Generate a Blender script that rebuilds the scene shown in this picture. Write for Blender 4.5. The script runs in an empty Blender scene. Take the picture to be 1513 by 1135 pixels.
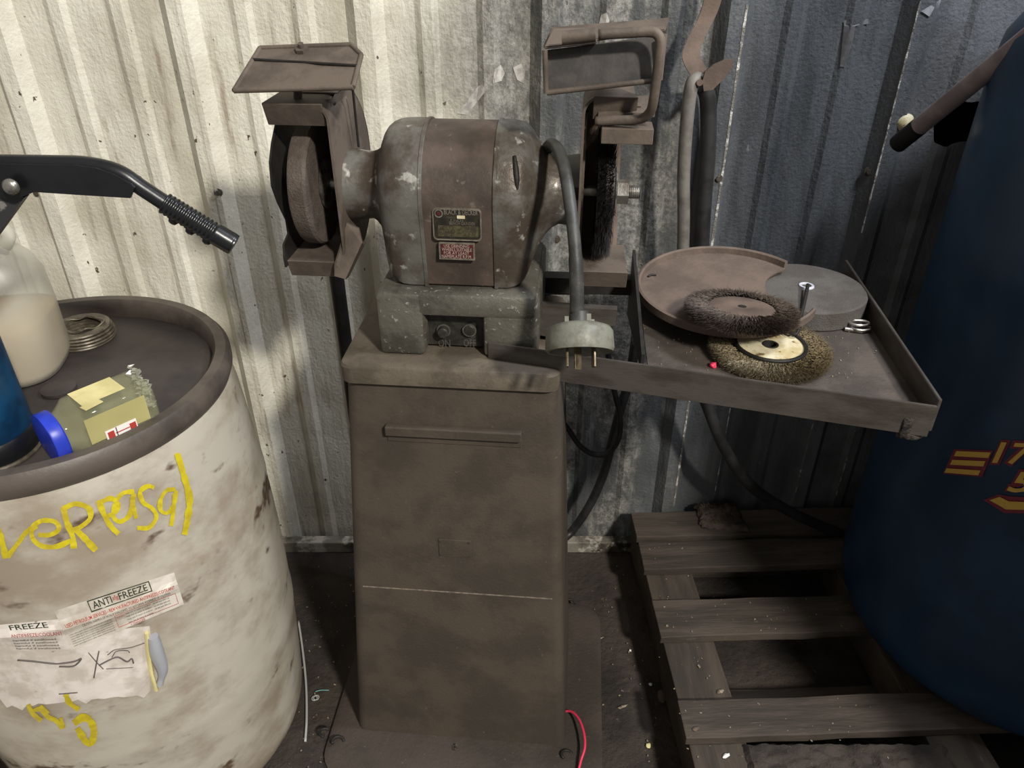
import bpy, bmesh, math, random
from mathutils import Vector, Matrix, noise
random.seed(7)
C = bpy.context.scene
COL = C.collection
pi = math.pi
# ------------------------------------------------------------------ camera
F, H, TH = 1136.0, 1.52, math.radians(32.2)
cd = bpy.data.cameras.new('camera'); cam = bpy.data.objects.new('camera', cd); COL.objects.link(cam)
cam.location = (0, 0, H); cam.rotation_euler = (pi/2-TH, 0, 0)
cd.sensor_width = 36; cd.lens = F/1513*36; cd.clip_start = .02
C.camera = cam
# ------------------------------------------------------------------ world, lights, exposure
w = bpy.data.worlds.new('world'); C.world = w; w.use_nodes = True
w.node_tree.nodes['Background'].inputs[0].default_value = (1, .97, .93, 1)
w.node_tree.nodes['Background'].inputs[1].default_value = .30
def lamp(name, loc, target, size, power, color):
    l = bpy.data.lights.new(name, 'AREA'); l.shape = 'DISK'; l.size = size; l.energy = power; l.color = color
    o = bpy.data.objects.new(name, l); COL.objects.link(o); o.location = loc
    o.rotation_euler = (Vector(target)-Vector(loc)).to_track_quat('-Z', 'Y').to_euler()
lamp('shop_lamp', (2.50, -3.26, 4.82), (.0, 1.3, .8), .46, 535, (1, .96, .88))
lamp('cool_fill', (1.25, .85, 2.75), (1.1, 1.6, 1.3), .4, 50, (.86, .91, 1))  # fill light without a known source, added to brighten the upper right wall
vs = C.view_settings; vs.view_transform = 'Standard'; vs.look = 'None'; vs.gamma = 1; vs.use_curve_mapping = False
vs.exposure = -0.32

# ------------------------------------------------------------------ pixel geometry
def ray(px, py):
    u = (px-756.5)/F; v = (567.5-py)/F
    return Vector((u, math.cos(TH)+v*math.sin(TH), -math.sin(TH)+v*math.cos(TH)))
O = Vector((0, 0, H))
def atY(px, py, Y): d = ray(px, py); return O+d*(Y/d.y)
def atZ(px, py, z): d = ray(px, py); return O+d*((z-H)/d.z)
YAW = math.radians(-5)
GM = Matrix.Translation((-.085, 1.15, 0)) @ Matrix.Rotation(YAW, 4, 'Z'); GI = GM.inverted()
def gp(px, py, yl):                 # point on the grinder's own plane y = yl, in its own coordinates
    d = (GI.to_3x3() @ ray(px, py)); o = GI @ O
    return o+d*((yl-o.y)/d.y)

# ------------------------------------------------------------------ materials
def S(r, g, b):
    f = lambda c: ((c/255+.055)/1.055)**2.4 if c > 10 else c/255/12.92
    return (f(r), f(g), f(b), 1)
MATS = {}
K = {'dusty_brown_paint': .60, 'dusty_base': .55, 'dusty_slab': .75, 'motor_brown': .62, 'worn_grey_casting': .72, 'plate_red': .7, 'cast_grey_green': .85, 'switch_panel': .8,
     'guard_brown': .66, 'rust_brown': .62, 'tray_steel': .80, 'tray_lip_steel': .8, 'grinding_stone': .7, 'grimy_floor': .62, 'greasy_wood': .62, 'greasy_wood_stringer': .62,
     'cover_rust': .62, 'rusty_pole': .8, 'drum_plastic': .74, 'dark_bristle': .8, 'brass_bristle': .85, 'tank_blue': .8, 'drum_lid_grime': .75, 'greasy_rag': .7, 'plug_grey': .85, 'worn_wheel': .7}
def mat(name, c1, c2=None, scale=8, rough=.7, metal=0, bump=.15, bscale=60, stretch=(1, 1, 1), lo=.4, hi=.62,
        c3=None, s3=40, lo3=.6, hi3=.7, bdist=.004, spec=.4):
    if name in MATS: return MATS[name]
    kk = K.get(name, 1); c1, c2, c3 = [None if c is None else (c[0]*kk, c[1]*kk, c[2]*kk, 1) for c in (c1, c2, c3)]
    m = bpy.data.materials.new(name); m.use_nodes = True; nt = m.node_tree; N = nt.nodes; L = nt.links
    b = N['Principled BSDF']; b.inputs['Roughness'].default_value = rough; b.inputs['Metallic'].default_value = metal
    b.inputs['Specular IOR Level'].default_value = spec
    tc = N.new('ShaderNodeTexCoord'); mp = N.new('ShaderNodeMapping'); mp.inputs['Scale'].default_value = stretch
    L.new(tc.outputs['Object'], mp.inputs['Vector'])
    def nz(sc, det=6):
        n = N.new('ShaderNodeTexNoise'); n.inputs['Scale'].default_value = sc; n.inputs['Detail'].default_value = det
        n.inputs['Roughness'].default_value = .62; L.new(mp.outputs[0], n.inputs['Vector']); return n.outputs[0]
    def ramp(src, a, z):
        r = N.new('ShaderNodeMapRange'); r.inputs[1].default_value = a; r.inputs[2].default_value = z
        r.interpolation_type = 'SMOOTHSTEP'; L.new(src, r.inputs[0]); return r.outputs[0]
    def mix(f, a, z):
        x = N.new('ShaderNodeMix'); x.data_type = 'RGBA'; L.new(f, x.inputs[0])
        for i, q in ((6, a), (7, z)):
            if isinstance(q, tuple): x.inputs[i].default_value = q
            else: L.new(q, x.inputs[i])
        return x.outputs[2]
    col = c1
    if c2: col = mix(ramp(nz(scale), lo, hi), c1, c2)
    if c3: col = mix(ramp(nz(s3, 4), lo3, hi3), col, c3)
    if isinstance(col, tuple): b.inputs['Base Color'].default_value = col
    else: L.new(col, b.inputs['Base Color'])
    if bump:
        bp = N.new('ShaderNodeBump'); bp.inputs['Strength'].default_value = bump; bp.inputs['Distance'].default_value = bdist
        L.new(nz(bscale, 5), bp.inputs['Height']); L.new(bp.outputs[0], b.inputs['Normal'])
    m['mix'] = 0
    MATS[name] = m; return m
M_ped = mat('dusty_brown_paint', S(104, 92, 80), S(86, 77, 67), 7, .75, 0, .25, 180, c3=S(120, 110, 96), s3=90, lo3=.66, hi3=.75)
M_flange = mat('dusty_base', S(98, 86, 78), S(80, 72, 64), 6, .85, 0, .5, 120, c3=S(134, 122, 108), s3=140, lo3=.66, hi3=.72)
M_slab = mat('dusty_slab', S(116, 106, 92), S(92, 82, 70), 14, .7, 0, .3, 140)
M_motor = mat('motor_brown', S(112, 96, 86), S(84, 74, 66), 12, .55, .1, .2, 120, c3=S(134, 122, 112), s3=60, lo3=.62, hi3=.72)
M_bell = mat('worn_grey_casting', S(132, 130, 123), S(94, 83, 73), 11, .42, .3, .3, 90, lo=.38, hi=.56, c3=S(200, 198, 188), s3=34, lo3=.59, hi3=.68)
M_cast = mat('cast_grey_green', S(114, 111, 101), S(86, 82, 75), 15, .45, .3, .4, 110, c3=S(172, 172, 158), s3=110, lo3=.62, hi3=.68)
M_panel = mat('switch_panel', S(74, 72, 66), S(50, 48, 44), 30, .5, .3, .3, 150)
M_guard = mat('guard_brown', S(124, 110, 98), S(98, 87, 78), 14, .7, .1, .2, 150)
M_rust = mat('rust_brown', S(130, 110, 97), S(106, 90, 79), 14, .8, 0, .25, 130)
M_dark = mat('dark_steel', S(46, 43, 41), S(34, 32, 30), 20, .6, .3, .2, 100)
M_black = mat('black_paint', S(30, 31, 34), S(22, 22, 24), 10, .32, .1, .05, 90, spec=.6)
M_grip = mat('black_rubber_grip', S(26, 27, 30), S(20, 20, 22), 10, .28, 0, .05, 90, spec=.6)
M_steel = mat('bright_steel', S(176, 172, 164), S(120, 114, 106), 60, .32, .85, .1, 90)
M_tray = mat('tray_steel', S(100, 90, 82), S(78, 71, 65), 9, .6, .15, .35, 160, c3=S(140, 128, 114), s3=220, lo3=.70, hi3=.74)
M_lip = mat('tray_lip_steel', S(104, 98, 92), S(82, 74, 68), 8, .45, .4, .15, 120, stretch=(1, 1, 3))
M_weld = mat('weld_crust', S(84, 76, 69), S(34, 31, 32), 50, .75, .2, 1, 90, bdist=.01)
M_stone = mat('grinding_stone', S(108, 103, 98), S(92, 86, 80), 14, .9, 0, .6, 400, c3=S(140, 134, 126), s3=200, lo3=.68, hi3=.74)
M_stone2 = mat('worn_wheel', S(116, 104, 94), S(96, 84, 75), 20, .85, 0, .8, 300)
M_bristd = mat('dark_bristle', S(106, 93, 83), S(34, 30, 27), 300, .5, .2, 0, lo=.46, hi=.64)
M_bristb = mat('black_bristle', S(44, 41, 39), S(26, 24, 23), 40, .5, .3, 0)
M_bristg = mat('brass_bristle', S(176, 160, 130), S(60, 50, 37), 380, .38, .35, 0, lo=.45, hi=.58)
M_cream = mat('cream_hub', S(218, 208, 178), S(190, 172, 126), 26, .5, 0, .1, 90, c3=S(120, 100, 72), s3=55, lo3=.6, hi3=.66)
M_cord = mat('grey_cord', S(70, 70, 68), S(52, 51, 50), 30, .5, 0, .15, 120)
M_hose = mat('grey_hose', S(112, 108, 102), S(92, 87, 82), 20, .6, 0, .1, 90)
M_hosed = mat('dark_hose', S(48, 47, 47), S(34, 33, 33), 20, .45, 0, .1, 90)
M_plug = mat('plug_grey', S(134, 134, 122), S(110, 108, 97), 40, .5, .1, .15, 120)
M_brass = mat('tarnished_prong', S(120, 108, 90), S(86, 74, 58), 60, .4, .5, .1, 90)
M_glassjar = None
M_lid = mat('drum_lid_grime', S(78, 71, 68), S(62, 56, 54), 7, .6, 0, .2, 100)
M_rim = mat('drum_rim', S(92, 83, 76), S(68, 61, 56), 9, .45, 0, .15, 90)
M_drum = mat('drum_plastic', S(214, 206, 190), S(176, 162, 143), 6, .5, 0, .06, 60, stretch=(1, 1, 1.6), lo=.40, hi=.66,
             c3=S(104, 82, 66), s3=9, lo3=.585, hi3=.70)
M_paper = mat('label_paper', S(226, 218, 210), S(200, 190, 180), 22, .5, 0, .1, 80, c3=S(120, 106, 96), s3=30, lo3=.66, hi3=.74)
M_ink = mat('ink_black', S(56, 50, 44), bump=0)
M_green = mat('ink_green', S(52, 58, 44), bump=0)
M_redink = mat('ink_red', S(176, 60, 54), bump=0)
M_yel = mat('yellow_paint', S(206, 190, 34), S(186, 166, 40), 40, .5, 0, 0, 90)
M_blue = mat('tank_blue', S(38, 68, 98), S(30, 56, 82), 5, .34, .05, .04, 60, spec=.5)
M_decy = mat('decal_yellow', S(204, 164, 76), bump=0, rough=.5)
M_decr = mat('decal_red', S(122, 44, 58), bump=0, rough=.5)
M_floor = mat('grimy_floor', S(82, 72, 64), S(56, 50, 46), 5, .85, 0, .7, 60, c3=S(112, 98, 84), s3=70, lo3=.64, hi3=.72, bdist=.01)
M_wood = mat('greasy_wood', S(102, 90, 80), S(74, 66, 58), 7, .8, 0, .5, 60, stretch=(.4, 3, 1), c3=S(124, 112, 98), s3=60, lo3=.66, hi3=.74)
M_woody = mat('greasy_wood_stringer', S(98, 86, 74), S(72, 64, 56), 7, .8, 0, .5, 60, stretch=(3, .4, 1), c3=S(122, 110, 96), s3=60, lo3=.66, hi3=.74)
M_rag = mat('greasy_rag', S(106, 92, 82), S(70, 60, 53), 30, .9, 0, 1, 60, bdist=.012)
M_filter = mat('filter_blue', S(22, 70, 106), S(16, 48, 76), 16, .4, .1, .1, 60)
M_lidblue = mat('lid_blue', S(50, 72, 210), S(42, 60, 180), 16, .35, 0, .05, 60)
M_note = mat('note_yellow', S(232, 220, 160), S(212, 200, 140), 16, .6, 0, .05, 60)
M_white = mat('white_print', S(236, 232, 226), bump=0, rough=.4)
M_plum = mat('plate_dark', S(44, 42, 38), S(60, 56, 44), 90, .4, .3, .1, 200)
M_plate = mat('plate_metal', S(150, 144, 130), S(120, 112, 98), 90, .4, .5, .1, 200)
M_olive = mat('plate_olive', S(98, 92, 66), S(70, 66, 48), 160, .4, .3, .1, 200)
M_platered = mat('plate_red', S(104, 46, 44), S(84, 40, 38), 60, .5, .1, .1, 200)
M_pink = mat('pink_wire', S(226, 60, 92), bump=0, rough=.4)
M_plastic = mat('clear_plastic_strip', S(170, 172, 166), bump=0, rough=.3)
M_ring = mat('tin_rings', S(118, 110, 96), S(84, 76, 65), 40, .4, .3, .1, 90)
M_pole = mat('rusty_pole', S(168, 152, 150), S(140, 126, 126), 14, .7, 0, .15, 90)
M_debris = mat('debris', S(150, 138, 118), S(96, 84, 70), 200, .7, 0, 0)
M_bite = mat('cover_rust', S(132, 114, 102), S(112, 97, 87), 10, .75, 0, .3, 120, c3=S(150, 138, 124), s3=110, lo3=.68, hi3=.74)

def trans_mat(name, col, alpha, rough, spec=.5):
    m = bpy.data.materials.new(name); m.use_nodes = True; N = m.node_tree.nodes; L = m.node_tree.links
    b = N['Principled BSDF']; b.inputs['Roughness'].default_value = rough; b.inputs['Alpha'].default_value = alpha
    n = N.new('ShaderNodeTexNoise'); n.inputs['Scale'].default_value = 14
    tc = N.new('ShaderNodeTexCoord'); L.new(tc.outputs['Object'], n.inputs[0])
    x = N.new('ShaderNodeMix'); x.data_type = 'RGBA'; x.inputs[6].default_value = col; x.inputs[7].default_value = tuple(c*.75 for c in col[:3])+(1,)
    L.new(n.outputs[0], x.inputs[0]); L.new(x.outputs[2], b.inputs['Base Color'])
    return m
M_jug = trans_mat('jug_plastic', S(226, 222, 206), .50, .35)
M_liq = mat('cloudy_liquid', S(186, 152, 92), S(170, 136, 80), 6, .4, 0, 0)
M_glass = trans_mat('jar_glass', S(205, 205, 160), .22, .05)
M_tape = trans_mat('tape', S(214, 204, 140), .6, .2)

# wall: cream paint at left, bare grimy galvanised steel further right
def wall_mat():
    m = bpy.data.materials.new('painted_wall_sheet'); m.use_nodes = True; N = m.node_tree.nodes; L = m.node_tree.links
    b = N['Principled BSDF']; tc = N.new('ShaderNodeTexCoord'); P = tc.outputs['Object']
    def nz(sc, det=6, st=None, rg=.6):
        n = N.new('ShaderNodeTexNoise'); n.inputs['Scale'].default_value = sc; n.inputs['Detail'].default_value = det; n.inputs['Roughness'].default_value = rg
        if st:
            mp = N.new('ShaderNodeMapping'); mp.inputs['Scale'].default_value = st; L.new(P, mp.inputs[0]); L.new(mp.outputs[0], n.inputs[0])
        else: L.new(P, n.inputs[0])
        return n.outputs[0]
    def rm(s, a, z, o1=0, o2=1):
        r = N.new('ShaderNodeMapRange'); r.interpolation_type = 'SMOOTHSTEP'
        for i, q in enumerate((a, z, o1, o2)): r.inputs[i+1].default_value = q
        L.new(s, r.inputs[0]); return r.outputs[0]
    def ma(op, a, z):
        x = N.new('ShaderNodeMath'); x.operation = op
        for i, q in enumerate((a, z)):
            if isinstance(q, (int, float)): x.inputs[i].default_value = q
            else: L.new(q, x.inputs[i])
        return x.outputs[0]
    def mix(f, a, z):
        x = N.new('ShaderNodeMix'); x.data_type = 'RGBA'; L.new(f, x.inputs[0])
        for i, q in ((6, a), (7, z)):
            if isinstance(q, tuple): x.inputs[i].default_value = q
            else: L.new(q, x.inputs[i])
        return x.outputs[2]
    sx = N.new('ShaderNodeSeparateXYZ'); L.new(P, sx.inputs[0]); X = sx.outputs[0]; Z = sx.outputs[2]
    cream = mix(rm(nz(5, 7), .35, .7), S(224, 219, 203), S(192, 185, 167))
    cream = mix(rm(nz(1, 6, (30, 1, 3)), .56, .72), cream, S(160, 148, 130))
    cream = mix(rm(nz(55, 3, (1, 1, .7)), .675, .72), cream, S(88, 74, 62))
    gal = mix(rm(nz(38, 9, (1, 1, .7), .85), .40, .62), S(84, 83, 80), S(146, 143, 136))
    gal = mix(rm(nz(1, 5, (9, 1, 2.2)), .48, .60), gal, S(76, 77, 77))
    gal = mix(rm(nz(1, 6, (26, 1, 3)), .66, .71), gal, S(206, 202, 192))
    gal = mix(rm(nz(60, 3), .7, .74), gal, S(60, 54, 48))
    dark = mix(rm(nz(1, 6, (14, 1, 3)), .4, .65), S(96, 98, 100), S(74, 76, 78))
    dark = mix(rm(nz(1, 6, (30, 1, 8)), .67, .70), dark, S(132, 132, 130))
    wob = ma('MULTIPLY', ma('SUBTRACT', nz(6, 6), .5), .35)
    xw = ma('ADD', X, wob)
    # grime grows lower on the wall
    c = mix(rm(xw, -.30, .06), cream, gal)
    c = mix(rm(xw, .30, .42), c, dark)
    c = mix(rm(xw, .74, .86), c, mix(rm(nz(7, 6), .4, .6), S(118, 119, 121), S(98, 98, 98)))
    L.new(c, b.inputs['Base Color']); b.inputs['Roughness'].default_value = .55; b.inputs['Specular IOR Level'].default_value = .4
    bp = N.new('ShaderNodeBump'); bp.inputs['Strength'].default_value = .7; bp.inputs['Distance'].default_value = .007
    L.new(ma('ADD', nz(1, 6, (34, 34, 9)), ma('MULTIPLY', nz(130, 4), .4)), bp.inputs['Height']); L.new(bp.outputs[0], b.inputs['Normal'])
    return m
M_wall = wall_mat()
M_chip = mat('chipped_white_edge', S(206, 202, 192), S(120, 116, 110), 50, .6, 0, .6, 90, lo=.42, hi=.52, bdist=.01)

# ------------------------------------------------------------------ mesh helpers
def setp(o, label=None, cat=None, group=None, kind=None):
    if label: o['label'] = label
    if cat: o['category'] = cat
    if group: o['group'] = group
    if kind: o['kind'] = kind
    return o
def obj(name, bm, m, parent=None, smooth=None, **k):
    me = bpy.data.meshes.new(name)
    bmesh.ops.recalc_face_normals(bm, faces=bm.faces[:]) if k.pop('fix', True) else None
    bm.to_mesh(me); bm.free()
    if smooth is not None:
        for p in me.polygons: p.use_smooth = True
        if smooth < 3: me.set_sharp_from_angle(angle=smooth)
    for q in (m if isinstance(m, list) else [m]): me.materials.append(q)
    o = bpy.data.objects.new(name, me); COL.objects.link(o)
    if parent: o.parent = parent
    return setp(o, **k)
def empty(name, loc, label, cat, rz=0, group=None, kind=None):
    o = bpy.data.objects.new(name, None); COL.objects.link(o); o.location = loc; o.rotation_euler = (0, 0, rz); o.empty_display_size = .05
    return setp(o, label, cat, group, kind)
def box(bm, c, s, bev=0, rot=None, seg=2):
    M = Matrix.Translation(c) @ (rot.to_4x4() if rot else Matrix.Identity(4)) @ Matrix.Diagonal((s[0], s[1], s[2], 1))
    r = bmesh.ops.create_cube(bm, size=1, matrix=M)
    if bev:
        es = list({e for v in r['verts'] for e in v.link_edges})
        bmesh.ops.bevel(bm, geom=es, offset=bev, segments=seg, affect='EDGES', profile=.5)
def bx(x0, x1, y0, y1, z0, z1, bev=0, bm=None):
    bm = bm or bmesh.new(); box(bm, ((x0+x1)/2, (y0+y1)/2, (z0+z1)/2), (x1-x0, y1-y0, z1-z0), bev); return bm
def prism(pts, vec, bev=0, bm=None):
    bm = bm or bmesh.new(); vec = Vector(vec)
    a = [bm.verts.new(p) for p in pts]; b = [bm.verts.new(Vector(p)+vec) for p in pts]; n = len(pts)
    fs = [bm.faces.new(a), bm.faces.new(b[::-1])]
    for i in range(n): fs.append(bm.faces.new((a[i], b[i], b[(i+1) % n], a[(i+1) % n])))
    if bev:
        es = list({e for f in fs for e in f.edges})
        bmesh.ops.bevel(bm, geom=es, offset=bev, segments=2, affect='EDGES')
    return bm
def rings(bm, rs, caps=True, close=False):
    vs_ = [[bm.verts.new(p) for p in r] for r in rs]; n = len(rs[0])
    pairs = list(zip(vs_, vs_[1:])) + ([(vs_[-1], vs_[0])] if close else [])
    for a, b in pairs:
        for i in range(n):
            j = (i+1) % n
            bm.faces.new((a[i], a[j], b[j], b[i]))
    if caps and not close: bm.faces.new(vs_[0][::-1]); bm.faces.new(vs_[-1])
def axis_mat(a, b):
    a, b = Vector(a), Vector(b)
    return Matrix.Translation(a) @ (b-a).to_track_quat('Z', 'Y').to_matrix().to_4x4()
def lathe(prof, seg=48, M=None, bm=None, closed=False):
    bm = bm or bmesh.new(); M = M or Matrix.Identity(4)
    rs = []
    for r, z in prof:
        rs.append([M @ Vector((max(r, 1e-4)*math.cos(2*pi*i/seg), max(r, 1e-4)*math.sin(2*pi*i/seg), z)) for i in range(seg)])
    rings(bm, rs, caps=not closed, close=closed); return bm
def cyl(a, b, r, seg=24, bm=None, bev=0, r2=None):
    L_ = (Vector(b)-Vector(a)).length; r2 = r if r2 is None else r2
    p = [(r-bev, 0), (r, bev), (r2, L_-bev), (r2-bev, L_)] if bev else [(r, 0), (r2, L_)]
    return lathe(p, seg, axis_mat(a, b), bm)
def spline(pts, n=8):
    P = [Vector(p) for p in pts]; P = [P[0]*2-P[1]]+P+[P[-1]*2-P[-2]]; out = []
    for i in range(1, len(P)-2):
        for k in range(n):
            t = k/n; a, b, c, d = P[i-1:i+3]
            out.append(.5*((2*b)+(c-a)*t+(2*a-5*b+4*c-d)*t*t+(3*b-a-3*c+d)*t**3))
    out.append(P[-2]); return out
def tube(pts, r, seg=12, bm=None, rf=None):
    bm = bm or bmesh.new(); rs = []; up = None
    for i, p in enumerate(pts):
        t = (pts[min(i+1, len(pts)-1)]-pts[max(i-1, 0)]).normalized()
        if up is None: up = t.orthogonal().normalized()
        up = (up-t*up.dot(t)).normalized(); s = t.cross(up)
        rr = r*(rf(i/(len(pts)-1)) if rf else 1)
        rs.append([p+(up*math.cos(2*pi*k/seg)+s*math.sin(2*pi*k/seg))*rr for k in range(seg)])
    rings(bm, rs); return bm
def nut(a, b, r, bm=None): return cyl(a, b, r, 6, bm)
def strip(path, wvec, th, bm=None):
    """flat bar following path (list of Vector in a plane), width vector wvec, thickness th normal to both"""
    bm = bm or bmesh.new(); wv = Vector(wvec); rs = []
    for i, p in enumerate(path):
        t = (path[min(i+1, len(path)-1)]-path[max(i-1, 0)]).normalized(); nrm = t.cross(wv).normalized()*th/2
        rs.append([p+nrm, p+nrm+wv, p-nrm+wv, p-nrm])
    rings(bm, rs); return bm
def text_polys(s, size, bold=0, ext=0, align='LEFT'):
    cu = bpy.data.curves.new('t', 'FONT'); cu.body = s; cu.size = size; cu.resolution_u = 2; cu.offset = bold; cu.align_x = align
    o = bpy.data.objects.new('t', cu); COL.objects.link(o)
    bpy.context.view_layer.update()
    me = bpy.data.meshes.new_from_object(o.evaluated_get(bpy.context.evaluated_depsgraph_get()))
    V = [v.co.copy() for v in me.vertices]; Fc = [tuple(p.vertices) for p in me.polygons]
    bpy.data.objects.remove(o); bpy.data.curves.remove(cu); bpy.data.meshes.remove(me)
    return V, Fc
def text_bm(s, size, fn, bold=0, fit=None, bm=None, align='LEFT'):
    """fn maps (x,y) of the flat text to a point on the thing; fit=(width,height) rescales the text"""
    bm = bm or bmesh.new(); V, Fc = text_polys(s, size, bold, align=align)
    if not V: return bm
    if fit:
        x0 = min(v.x for v in V); x1 = max(v.x for v in V); y0 = min(v.y for v in V); y1 = max(v.y for v in V)
        V = [Vector(((v.x-x0)/(x1-x0)*fit[0], (v.y-y0)/(y1-y0)*fit[1], 0)) for v in V]
    vv = [bm.verts.new(fn(v.x, v.y)) for v in V]
    for f in Fc:
        try: bm.faces.new([vv[i] for i in f])
        except ValueError: pass
    return bm

# ================================================================== SETTING
# floor
bm = bmesh.new(); n = 90
g = [[bm.verts.new((-2+4.2*i/n, -.6+2.6*j/n, .004*noise.noise(Vector((i*.35, j*.35, 0)))-.003)) for i in range(n+1)] for j in range(n+1)]
for j in range(n):
    for i in range(n): bm.faces.new((g[j][i], g[j][i+1], g[j+1][i+1], g[j+1][i]))
obj('floor', bm, M_floor, kind='structure', smooth=4, label='dark grimy concrete floor')
# corrugated back wall: three sheets
WY = 1.60
def hole(x):
    if x < .853: return (1.14, 1.14)
    j = noise.noise(Vector((x*23, 3, 1)))*.012
    k = noise.noise(Vector((x*31, 9, 4)))*.014
    o = min(1, (x-.853)/.012)
    return (1.14-(.042+j)*o, 1.14+(.04+k)*o)
majors = [-.973+.348*i for i in range(-3, 10)]
def prof_y(x):
    d = min(majors, key=lambda m_: abs(x-m_)); a = abs(x-d)
    y = 0
    if a < .015: y = .026
    elif a < .036: y = .026*(.036-a)/.021
    ph = (x-majors[0]) % .348
    for c_ in (.116, .232):
        q = abs(ph-c_)
        if q < .010: y = .007
        elif q < .022: y = .007*(.022-q)/.012
    return WY-y
def wxs(a, b):
    xs = {a, b}
    for m_ in majors:
        for d in (-.036, -.015, .015, .036): xs.add(m_+d)
        for c_ in (.116, .232):
            for d in (-.022, -.010, .010, .022): xs.add(m_+c_+d)
    x = .853
    while x < b: xs.add(x); x += .011
    xs.add(.865)
    return sorted(x for x in xs if a <= x <= b)
wall = empty('wall_back', (0, WY, 0), 'corrugated metal back wall, cream painted left, bare grimy steel right', None, kind='structure')
for (a, b, dy) in ((-1.75, -.62, 0), (-.62, .424, -.0015), (.424, 2.1, 0)):
    bm = bmesh.new(); cols = []
    for x in wxs(a, b):
        y = prof_y(x)-WY+dy; lo, hi = hole(x)
        zs = [0.0, .15, .3, .5, .7, .9, 1.02, lo, hi, 1.3, 1.6, 2.0, 2.4]
        cols.append([bm.verts.new((x, y+.0012*noise.noise(Vector((x*9, z*6, 0))), z)) for z in zs])
    for c0, c1 in zip(cols, cols[1:]):
        for k in range(12):
            if k == 7 and (c0[7].co-c0[8].co).length+(c1[7].co-c1[8].co).length > .001: continue
            if k == 7: continue
            bm.faces.new((c0[k], c1[k], c1[k+1], c0[k+1]))
    for c0, c1 in zip(cols, cols[1:]):        # weld where there is no opening
        pass
    bmesh.ops.remove_doubles(bm, verts=bm.verts[:], dist=.0004)
    o = obj('wall_panel', bm, M_wall, wall, fix=False)
    md = o.modifiers.new('s', 'SOLIDIFY'); md.thickness = .0012; md.offset = 0
# chipped pale rib edges on the grimy right part
for (px0, py0, px1, py1, wd) in ((1094, 5, 990, 742, .007), (1350, 0, 1262, 340, .004), (1196, 612, 1168, 740, .004), (1078, 600, 1052, 732, .003), (1252, 618, 1220, 738, .003)):
    A = atY(px0, py0, WY-.01); B = atY(px1, py1, WY-.01)
    bm = bmesh.new(); n_ = 60; prev = None
    x0 = (A.x+B.x)/2
    cand = [m_+d for m_ in majors for d in (-.015, .015, .116-.01, .116+.01, .232-.01, .232+.01)]
    x0 = min(cand, key=lambda q: abs(q-x0))
    for i in range(n_+1):
        z = A.z+(B.z-A.z)*i/n_; ww = wd*(.55+.9*abs(noise.noise(Vector((z*40, x0*9, 0)))))
        yy = prof_y(x0)-WY-.0016
        r = [bm.verts.new((x0-ww/2, yy, z)), bm.verts.new((x0+ww/2, yy, z)), bm.verts.new((x0+ww/2, yy+.002, z)), bm.verts.new((x0-ww/2, yy+.002, z))]
        if prev:
            for k in range(4): bm.faces.new((prev[k], prev[(k+1) % 4], r[(k+1) % 4], r[k]))
        prev = r
    obj('chipped_edge', bm, M_chip, wall, label='pale chipped paint along a rib')
for (px, py) in ((48, 289), (324, 283), (1060, 262), (1285, 255), (60, 640), (590, 330), (822, 355), (1058, 20)):
    p = atY(px, py, WY-.02)
    x = p.x; yy = prof_y(x)-WY
    bm = cyl((x, yy+.002, p.z), (x, yy-.002, p.z), .009, 20); nut((x, yy-.002, p.z), (x, yy-.007, p.z), .0055, bm)
    obj('screw', bm, M_bell, wall, smooth=.6)
# scraped bare patches of paint / smears at the upper middle
def smear(pts, m, name, lab):
    P = [atY(x, y, WY-.004) for x, y in pts]
    bm = bmesh.new(); bm.faces.new([bm.verts.new((p.x, prof_y(p.x)-WY-.003, p.z)) for p in P]); bmesh.ops.triangulate(bm, faces=bm.faces[:])
    obj(name, bm, m, wall, fix=False, label=lab)
M_smear = mat('pale_smear', S(188, 184, 176), S(150, 146, 140), 60, .6, 0, .2, 60)
smear([(676, 168), (690, 150), (706, 128), (718, 120), (716, 136), (704, 152), (690, 170)], M_smear, 'paint_smear', 'pale smear')
smear([(728, 122), (731, 102), (740, 96), (746, 108), (741, 120)], M_smear, 'paint_smear', 'pale smear')
smear([(758, 100), (770, 94), (776, 104), (774, 124), (764, 118)], M_smear, 'paint_smear', 'pale smear')
smear([(884, 40), (888, 22), (896, 18), (900, 30), (894, 44)], M_smear, 'paint_smear', 'pale smear')
smear([(1247, 30), (1283, 28), (1284, 35), (1262, 38), (1258, 60), (1247, 98), (1240, 98), (1252, 60), (1254, 40), (1247, 38)], mat('faint_smear', S(118, 116, 114), S(98, 97, 96), 60), 'paint_smear', 'faint T-shaped smear')
smear([(1352, 14), (1378, 0), (1390, -4), (1384, 10), (1364, 22)], mat('smear_b', S(158, 158, 158), S(130, 130, 132), 60), 'paint_smear', 'pale smear')
obj('shade_blocker', bx(1.02, 2.1, .25, .30, 0, 2.4, .004), mat('shade_blocker_board', S(70, 68, 66), S(54, 52, 50), 4, .8), kind='structure', label='unseen dark board added out of frame to shade the tank and pallet')  # unseen board, added to throw shade on tank, pallet and right wall
# dark sheet added behind the opening so the world background stays hidden
obj('void_backing_1', bx(-1.75, 2.1, 1.72, 1.76, -.05, 2.45), mat('dark_backing', S(20, 20, 22), S(14, 14, 15), 6, .9), kind='structure', label='dark sheet added behind the wall sheet to keep the opening black')
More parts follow.
